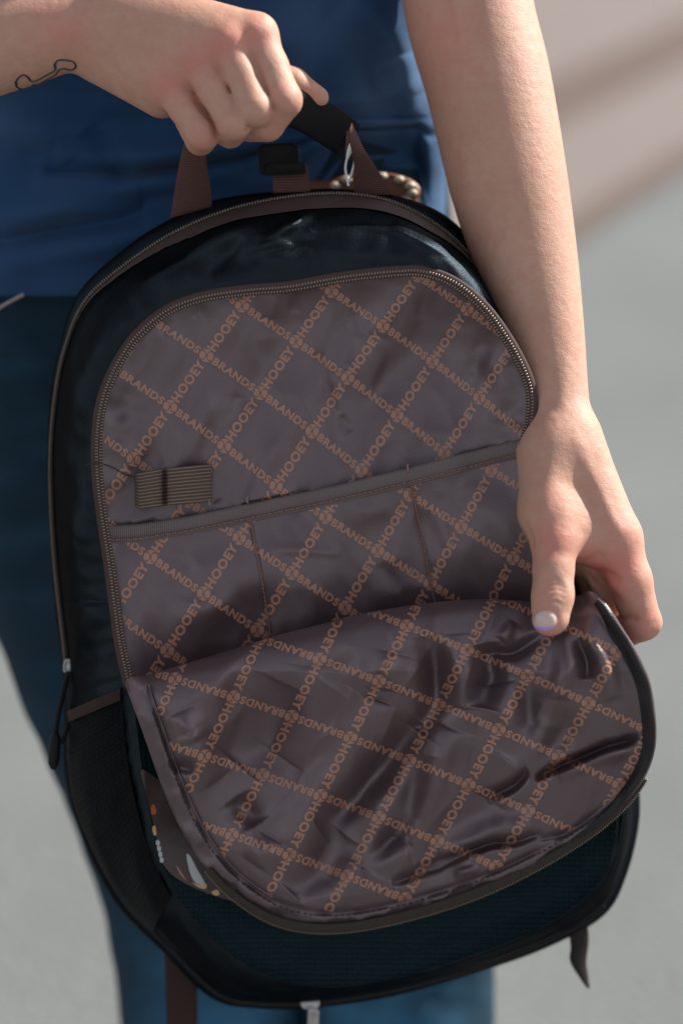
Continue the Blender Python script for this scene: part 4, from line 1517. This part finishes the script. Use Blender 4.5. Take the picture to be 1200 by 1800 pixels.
LAT_LIN = fit([(0, 0, 363, 624), (1, 0, 429, 535), (0, 1, 455, 693), (1, 1, 519, 601), (2, 1, 580, 517), (0, 2, 551, 759), (1, 2, 612, 663), (2, 2, 674, 569), (-1, 0, 297, 716), (-1, 1, 390, 785), (-2, 0, 240, 806),
               (-1, 2, 483, 855), (0, 3, 636, 825), (1, 3, 702, 729), (2, 3, 764, 634), (3, 3, 820, 543), (1, 4, 781, 796), (2, 4, 837, 702)])
LAT_SLIP = fit([(0, 0, 419, 947), (1, 1, 574, 908), (2, 2, 720, 866), (3, 3, 863, 829), (1, 2, 662, 968), (2, 3, 811, 927), (2, 4, 900, 979), (-1, -1, 265, 980), (0, 1, 512, 1008), (0, 2, 607, 1069), (-1, 1, 451, 1107),
                (1, 3, 757, 1027), (-1, 0, 360, 1041)])
LAT_FLAP = fit([(0, 0, 717, 1103), (1, 0, 667, 1199), (2, 0, 613, 1298), (3, 0, 560, 1400), (0, -1, 822, 1144), (1, -1, 770, 1237), (2, -1, 719, 1340), (3, -1, 665, 1446), (1, -2, 876, 1275), (2, -2, 824, 1376),
                (3, -2, 773, 1480), (1, 1, 560, 1157), (2, 1, 507, 1255), (3, 1, 460, 1363), (2, 2, 408, 1221), (1, -3, 991, 1329), (0, -3, 1029, 1235), (1, -4, 1083, 1383), (2, -3, 931, 1425), (3, -3, 867, 1519),
                (2, 3, 309, 1195), (3, 2, 367, 1334), (4, 1, 407, 1462)])


def word_template(text, a0, a1, height, offset):
    cu = bpy.data.curves.new('t', 'FONT')
    cu.body = text; cu.size = 1.0; cu.offset = offset; cu.resolution_u = 3; cu.space_character = 1.12
    cu.fill_mode = 'FRONT'
    ob = bpy.data.objects.new('t', cu); COL.objects.link(ob)
    dg = bpy.context.evaluated_depsgraph_get()
    me = bpy.data.meshes.new_from_object(ob.evaluated_get(dg))
    import bmesh
    bm = bmesh.new(); bm.from_mesh(me)
    xs = [v.co.x for v in bm.verts]; ys = [v.co.y for v in bm.verts]
    x0, x1, y0, y1 = min(xs), max(xs), min(ys), max(ys)
    for v in bm.verts:
        v.co.x = a0 + (v.co.x - x0) / (x1 - x0) * (a1 - a0)
        v.co.y = ((v.co.y - y0) / (y1 - y0) - 0.5) * height
    for k in range(1, 28):
        x = a0 + (a1 - a0) * k / 28
        bmesh.ops.bisect_plane(bm, geom=bm.verts[:] + bm.edges[:] + bm.faces[:], plane_co=(x, 0, 0), plane_no=(1, 0, 0))
    for k in (-1, 0, 1):
        bmesh.ops.bisect_plane(bm, geom=bm.verts[:] + bm.edges[:] + bm.faces[:], plane_co=(0, k * height / 4, 0), plane_no=(0, 1, 0))
    bm.verts.ensure_lookup_table(); bm.verts.index_update()
    V = np.array([v.co[:2] for v in bm.verts]); Fc = [[v.index for v in f.verts] for f in bm.faces]
    bm.free(); bpy.data.objects.remove(ob); bpy.data.curves.remove(cu); bpy.data.meshes.remove(me)
    return V, Fc


W_H = word_template('HOOEY', 0.118, 0.882, 0.158, 0.052)
W_B = word_template('BRANDS', 0.125, 0.878, 0.130, 0.046)


def logo_template():
    # disc with two hollow leaf shapes back to back
    n = 40; R = 0.108
    g = np.linspace(-R, R, n + 1)
    vid = {}; V = []; Fc = []
    def vert(i, j):
        if (i, j) not in vid: vid[(i, j)] = len(V); V.append((g[i], g[j]))
        return vid[(i, j)]
    for i in range(n):
        for j in range(n):
            x = (g[i] + g[i + 1]) / 2 / R; y = (g[j] + g[j + 1]) / 2 / R
            if x * x + y * y > 1: continue
            # rotate so the leaves stand across the reading direction of BRANDS
            ca, sa = math.cos(0.45), math.sin(0.45)
            u, w = x * ca + y * sa, -x * sa + y * ca
            cut = False
            for sg in (-1, 1):
                e = math.hypot((u - sg * 0.50) / 0.40, w / 0.66)
                if 0.90 < e < 1.12 and not (u * sg > 0.72): cut = True
            if abs(w) < 0.10 and abs(u) < 0.16: cut = True
            if cut: continue
            Fc.append([vert(i, j), vert(i + 1, j), vert(i + 1, j + 1), vert(i, j + 1)])
    return np.array(V), Fc


LOGO = logo_template()


def lettering(lat, hf, ok, parent, off=0.9, irange=range(-6, 8), jrange=range(-6, 8)):
    parts = []
    def put(T, ij):
        V, Fc = T
        xy = lat(ij[:, 0], ij[:, 1])
        keep = ok(xy[:, 0], xy[:, 1])
        ff = [f for f in Fc if keep[f].all()]
        if not ff: return
        used = sorted({i for f in ff for i in f}); mp = {o: n for n, o in enumerate(used)}
        x, y = xy[used, 0], xy[used, 1]
        parts.append((BP(x, y, hf(x, y) + off), [tuple(mp[i] for i in f) for f in ff]))
    for i in irange:
        for j in jrange:
            c = lat(np.array([float(i)]), np.array([float(j)]))[0]
            if not (-100 < c[0] < 1300 and 350 < c[1] < 1750): continue
            V = W_H[0]; put(W_H, np.column_stack([i + V[:, 0], j - V[:, 1]]))
            V = W_B[0]; put(W_B, np.column_stack([i + V[:, 1], j + V[:, 0]]))
            V = LOGO[0]; put(LOGO, np.column_stack([i + V[:, 1], j + V[:, 0]]))
    v, f = join(parts)
    o = mesh('printed_lettering', v, f, M['print'], parent, uv=v[:, :2] / 100)
    return o


poly_lin = [tuple(p) for p in lin_out]
lettering(LAT_LIN, h_lin, lambda x, y: inside(x, y, poly_lin) & (y < band_y(x) + 4), LIN)
lettering(LAT_SLIP, h_slip, lambda x, y: inside(x, y, poly_lin) & (y > band_y(x) + 26) & (y < 1230) & (x > pk_left(y) + 2) & (x < pk_right(y) - 2), SLIP)
poly_flap = [tuple(p) for p in FO[::4]]


def flap_clear(x, y):
    d, al = seg_dist(x, y, RIMs)
    return d > np.interp(al, [0, .3, .4, .6, .72, 1], [22, 22, 23, 27, 34, 36])


lettering(LAT_FLAP, h_flap, lambda x, y: inside(x, y, poly_flap) & flap_clear(x, y) , FLAP)

# ---- carry handle, loop, clip
hs_l = [(300, 384, -150), (308, 330, -110), (318, 275, -50), (330, 235, 10), (345, 205, 40)]
hs_r = [(373, 364, -152), (370, 325, -112), (363, 280, -52), (370, 245, 8), (385, 225, 40)]
HPT = lambda x, y, h: PC(x, y, np.asarray(h) + 60)
handle = ribbon('carry_handle', hs_l, hs_r, M['brown'], bag, arch=5, thick=5, pt=HPT, n=40, m=9, label='brown ribbed webbing carry handle with a black padded grip')
hr_l = [(622, 345, -150), (622, 318, -120), (622, 288, -80), (617, 262, -45), (610, 235, -25)]
hr_r = [(690, 343, -152), (672, 312, -122), (655, 285, -82), (640, 262, -50), (618, 215, -28)]
ribbon('handle_strap', hr_l, hr_r, M['brown'], handle, arch=5, thick=5, pt=HPT, n=40, m=9)


def grip():
    c = smooth_curve([(345, 232, 45), (390, 196, 55), (450, 178, 48), (520, 190, 25), (570, 216, -5), (614, 246, -32)], 50)
    hw = np.interp(np.linspace(0, 1, 50), [0, .1, .5, .9, 1], [20, 30, 36, 35, 33])
    V = []
    for i in range(50):
        t = c[min(i + 1, 49)] - c[max(i - 1, 0)]; t = t[:2] / np.linalg.norm(t[:2])
        n = A(-t[1], t[0])
        a = np.linspace(0, 2 * np.pi, 20, endpoint=False)
        x = c[i, 0] + n[0] * hw[i] * np.sign(np.cos(a)) * np.abs(np.cos(a)) ** 0.7
        y = c[i, 1] + n[1] * hw[i] * np.sign(np.cos(a)) * np.abs(np.cos(a)) ** 0.7
        V.append(PC(x, y, c[i, 2] + 9 * np.sin(a)))
    f = grid_faces(50, 20, closed_v=True) + [tuple(range(20)), tuple(49 * 20 + k for k in range(19, -1, -1))]
    o = mesh('grip', np.array(V).reshape(-1, 3), f, M['black'], handle)
    o['label'] = 'black padded grip'
    ribbon('end_binding', [(609, 212, -18), (619, 216, -22), (621, 221, -24)], [(606, 274, -18), (616, 280, -22), (619, 270, -24)], M['brown'], handle, arch=2, thick=14, n=8)


grip()


def tag_loop():
    p = smooth_curve([(612, 326, -60), (607, 296, -40), (612, 272, -14), (624, 246, 2), (629, 262, -16), (622, 290, -46), (614, 318, -62)], 60)
    v, f = tube(PC(p[:, 0], p[:, 1], p[:, 2]), np.interp(np.linspace(0, 1, 60), [0, .3, .42, .5, .6, 1], [2.2, 2.4, 6.0, 6.5, 4.0, 1.8]), 8)
    o = mesh('tag_loop', v, f, M['plasticw'], bag)
    o['label'] = 'small clear white plastic tag loop'


tag_loop()


def rbox(x0, x1, y0, y1, h, d, r, rot=0.0, pt=PC, dish=2.0):
    """rounded plate with softened edges"""
    cx, cy = (x0 + x1) / 2, (y0 + y1) / 2; w, hh = (x1 - x0) / 2, (y1 - y0) / 2
    o = []
    for qx, qy, a0 in ((1, 1, 0), (-1, 1, 90), (-1, -1, 180), (1, -1, 270)):
        for a in np.linspace(a0, a0 + 90, 6):
            o.append((qx * (w - r) + r * math.cos(math.radians(a)), qy * (hh - r) + r * math.sin(math.radians(a))))
    o = np.array(o); n = len(o)
    ca, sa = math.cos(rot), math.sin(rot)
    V = []
    for s, dh in ((0.0, -d), (1, -d), (1, -0.25 * d), (0.93, 0), (0.75, -dish), (0.0, -dish)):
        x = o[:, 0] * s; y = o[:, 1] * s
        V.append(pt(cx + x * ca - y * sa, cy + x * sa + y * ca, np.full(n, h + dh)))
    return np.array(V).reshape(-1, 3), grid_faces(6, n, closed_v=True)


ribbon('hang_tab', [(480, 340, -95), (480, 312, -100), (482, 292, -108)], [(546, 338, -95), (543, 308, -100), (540, 290, -108)], M['brown'], bag, arch=2, thick=4, n=10)
v, f = rbox(454, 526, 252, 306, -80, 20, 11, rot=-0.06, dish=4)
clip = mesh('hang_clip', v, f, M['plasticb'], bag)
v, f = rbox(466, 538, 286, 308, -78, 14, 5, rot=-0.05)
mesh('clip_bar', v, f, M['plasticb'], clip)

# ---- side mesh pocket on the left, its binding, zip pulls
kk = [i for i in range(NA) if 1245 < Cc[i, 1] < 1640 and Cc[i, 0] < 420]
kk = np.array(sorted(kk, key=lambda i: Cc[i, 1]))
rowsM = []
for r in range(3, 43):
    rowsM.append(GUS[r][kk] + A(-1.0, 0, 7.0) + A(-5, 0, 3) * np.sin(np.linspace(0, np.pi, len(kk)))[:, None])
rowsM = np.array(rowsM)
uvm = np.stack(np.broadcast_arrays((np.arange(len(kk)) * 0.075)[None, :], (np.linspace(0, 1.9, len(rowsM)))[:, None]), -1).reshape(-1, 2)
mp_ = mesh('mesh_pocket', rowsM.reshape(-1, 3), [tuple(reversed(q)) for q in grid_faces(len(rowsM), len(kk))], M['mesh'], bag, uv=uvm)
mp_['label'] = 'black mesh side pocket'
bt = []
for s, lift in ((0, 8), (1, 10), (2, 10), (3, 8)):
    i0 = min(range(len(kk)), key=lambda q: abs(q - s))
    bt.append(rowsM[:, 0] + A(0, -s * 7.0, 0) + A(-0.3, 0, 1) * (lift * 0.6))
bt = np.array(bt)
uvt = np.stack(np.broadcast_arrays((np.arange(len(rowsM)) * 0.05)[None, :], np.linspace(0, .2, 4)[:, None]), -1).reshape(-1, 2)
mesh('pocket_binding', bt.reshape(-1, 3), grid_faces(4, len(rowsM)), M['brown_shaded'], mp_, uv=uvt)

HM = lambda x, y, h: BP(x, y, h)
v, f = rbox(112, 132, 1158, 1184, -118, 14, 7, rot=0.1, pt=HM)
slider = mesh('zip_slider', v, f, M['steel'], bag)
c1 = smooth_curve([(121, 1180, -112), (112, 1215, -104), (102, 1262, -100), (97, 1300, -98)], 30)
v, f = tube(HM(c1[:, 0], c1[:, 1], c1[:, 2]), 5.0, 8)
mesh('pull_cord', v, f, M['black'], slider)
c2 = smooth_curve([(124, 1180, -110), (130, 1210, -104), (124, 1250, -98), (112, 1300, -97), (100, 1305, -97)], 30)
v, f = tube(HM(c2[:, 0], c2[:, 1], c2[:, 2]), 4.5, 8)
mesh('pull_cord', v, f, M['black'], slider)
v, f = tube(HM(np.linspace(99, 93, 8), np.linspace(1288, 1352, 8), np.full(8, -96)), [5, 10, 10.5, 11, 11, 11, 10, 5], 10)
mesh('pull_grip', v, f, M['plasticb'], slider)

# ---- straps and the pull under the bag
ribbon('shoulder_strap', [(287, 1640, -185), (290, 1700, -190), (292, 1770, -200), (296, 1860, -230)], [(345, 1640, -185), (346, 1700, -190), (347, 1770, -200), (348, 1860, -230)], M['brown_shaded'], bag, arch=3, thick=5, pt=BP)
ribbon('strap_end', [(998, 1630, -165), (1002, 1665, -165), (1001, 1690, -160), (1020, 1722, -165), (1030, 1736, -168)], [(1030, 1612, -165), (1034, 1650, -168), (1030, 1690, -170), (1033, 1715, -172), (1036, 1738, -172)], M['tape_dark'], bag, arch=4, thick=4, pt=BP)
v, f = rbox(528, 562, 1752, 1774, -120, 18, 9, pt=BP)
s2 = mesh('bottom_slider', v, f, M['steel'], bag)
v, f = rbox(540, 560, 1772, 1830, -126, 8, 7, rot=0.05, pt=BP)
mesh('pull_tab', v, f, M['steel'], s2)
# bottom piping
kb = [i for i in range(NA) if Bc[i, 1] > 1600]
kb = sorted(kb, key=lambda i: Bc[i, 0])
v, f = tube(BP(Cc[kb, 0], Cc[kb, 1] + 1, np.full(len(kb), -147.0)), 5.5, 8)
mesh('bottom_piping', v, f, M['tape_dark'], bag)

# ---- printed panel that peeps out beside the flap
pan_out = [(250, 1352), (300, 1390), (360, 1460), (430, 1560), (440, 1590), (395, 1580), (340, 1560), (300, 1535), (282, 1505), (268, 1440), (256, 1390)]
hp = lambda x, y: h_front(x, y) + 2.5
polar_patch('printed_panel', pan_out, A(325, 1490), hp, M['maroon'], bag, nr=24, na=120, label='maroon printed panel with white and orange motifs')
PAN = bpy.data.objects['printed_panel']


def motif(poly, mat, n=60):
    o = smooth_curve(poly, n, closed=True)
    c = o.mean(0)
    r = np.linspace(0, 1, 7)[1:]
    X = np.r_[c[0], (c[0] + (o[:, 0] - c[0])[None, :] * r[:, None]).ravel()]; Y = np.r_[c[1], (c[1] + (o[:, 1] - c[1])[None, :] * r[:, None]).ravel()]
    f = [(0, 1 + j, 1 + (j + 1) % n) for j in range(n)]
    for i in range(5):
        for j in range(n):
            a = 1 + i * n + j; b = 1 + i * n + (j + 1) % n
            f.append((a, a + n, b + n, b))
    mesh('printed_motif', BP(X, Y, hp(X, Y) + 1.0), f, mat, PAN)


motif([(266, 1418), (271, 1414), (275, 1427), (271, 1432), (266, 1430)], M['orange'])
motif([(268, 1455), (273, 1452), (275, 1466), (271, 1468)], M['tan'])
for k in range(4):
    motif([(275 + k * 2.2, 1477 + k * 10), (281 + k * 2.2, 1479 + k * 10), (280 + k * 2.2, 1486 + k * 10), (275 + k * 2.2, 1485 + k * 10)], M['white'])
motif([(328, 1502), (335, 1506), (346, 1527), (360, 1552), (352, 1555), (341, 1548), (333, 1530)], M['white'])
motif([(338, 1551), (350, 1556), (362, 1553), (362, 1562), (350, 1560)], M['tan'])
motif([(372, 1568), (382, 1564), (386, 1572), (378, 1574)], M['tan'])
motif([(310, 1522), (314, 1526), (324, 1542), (328, 1548), (318, 1538)], M['print'])
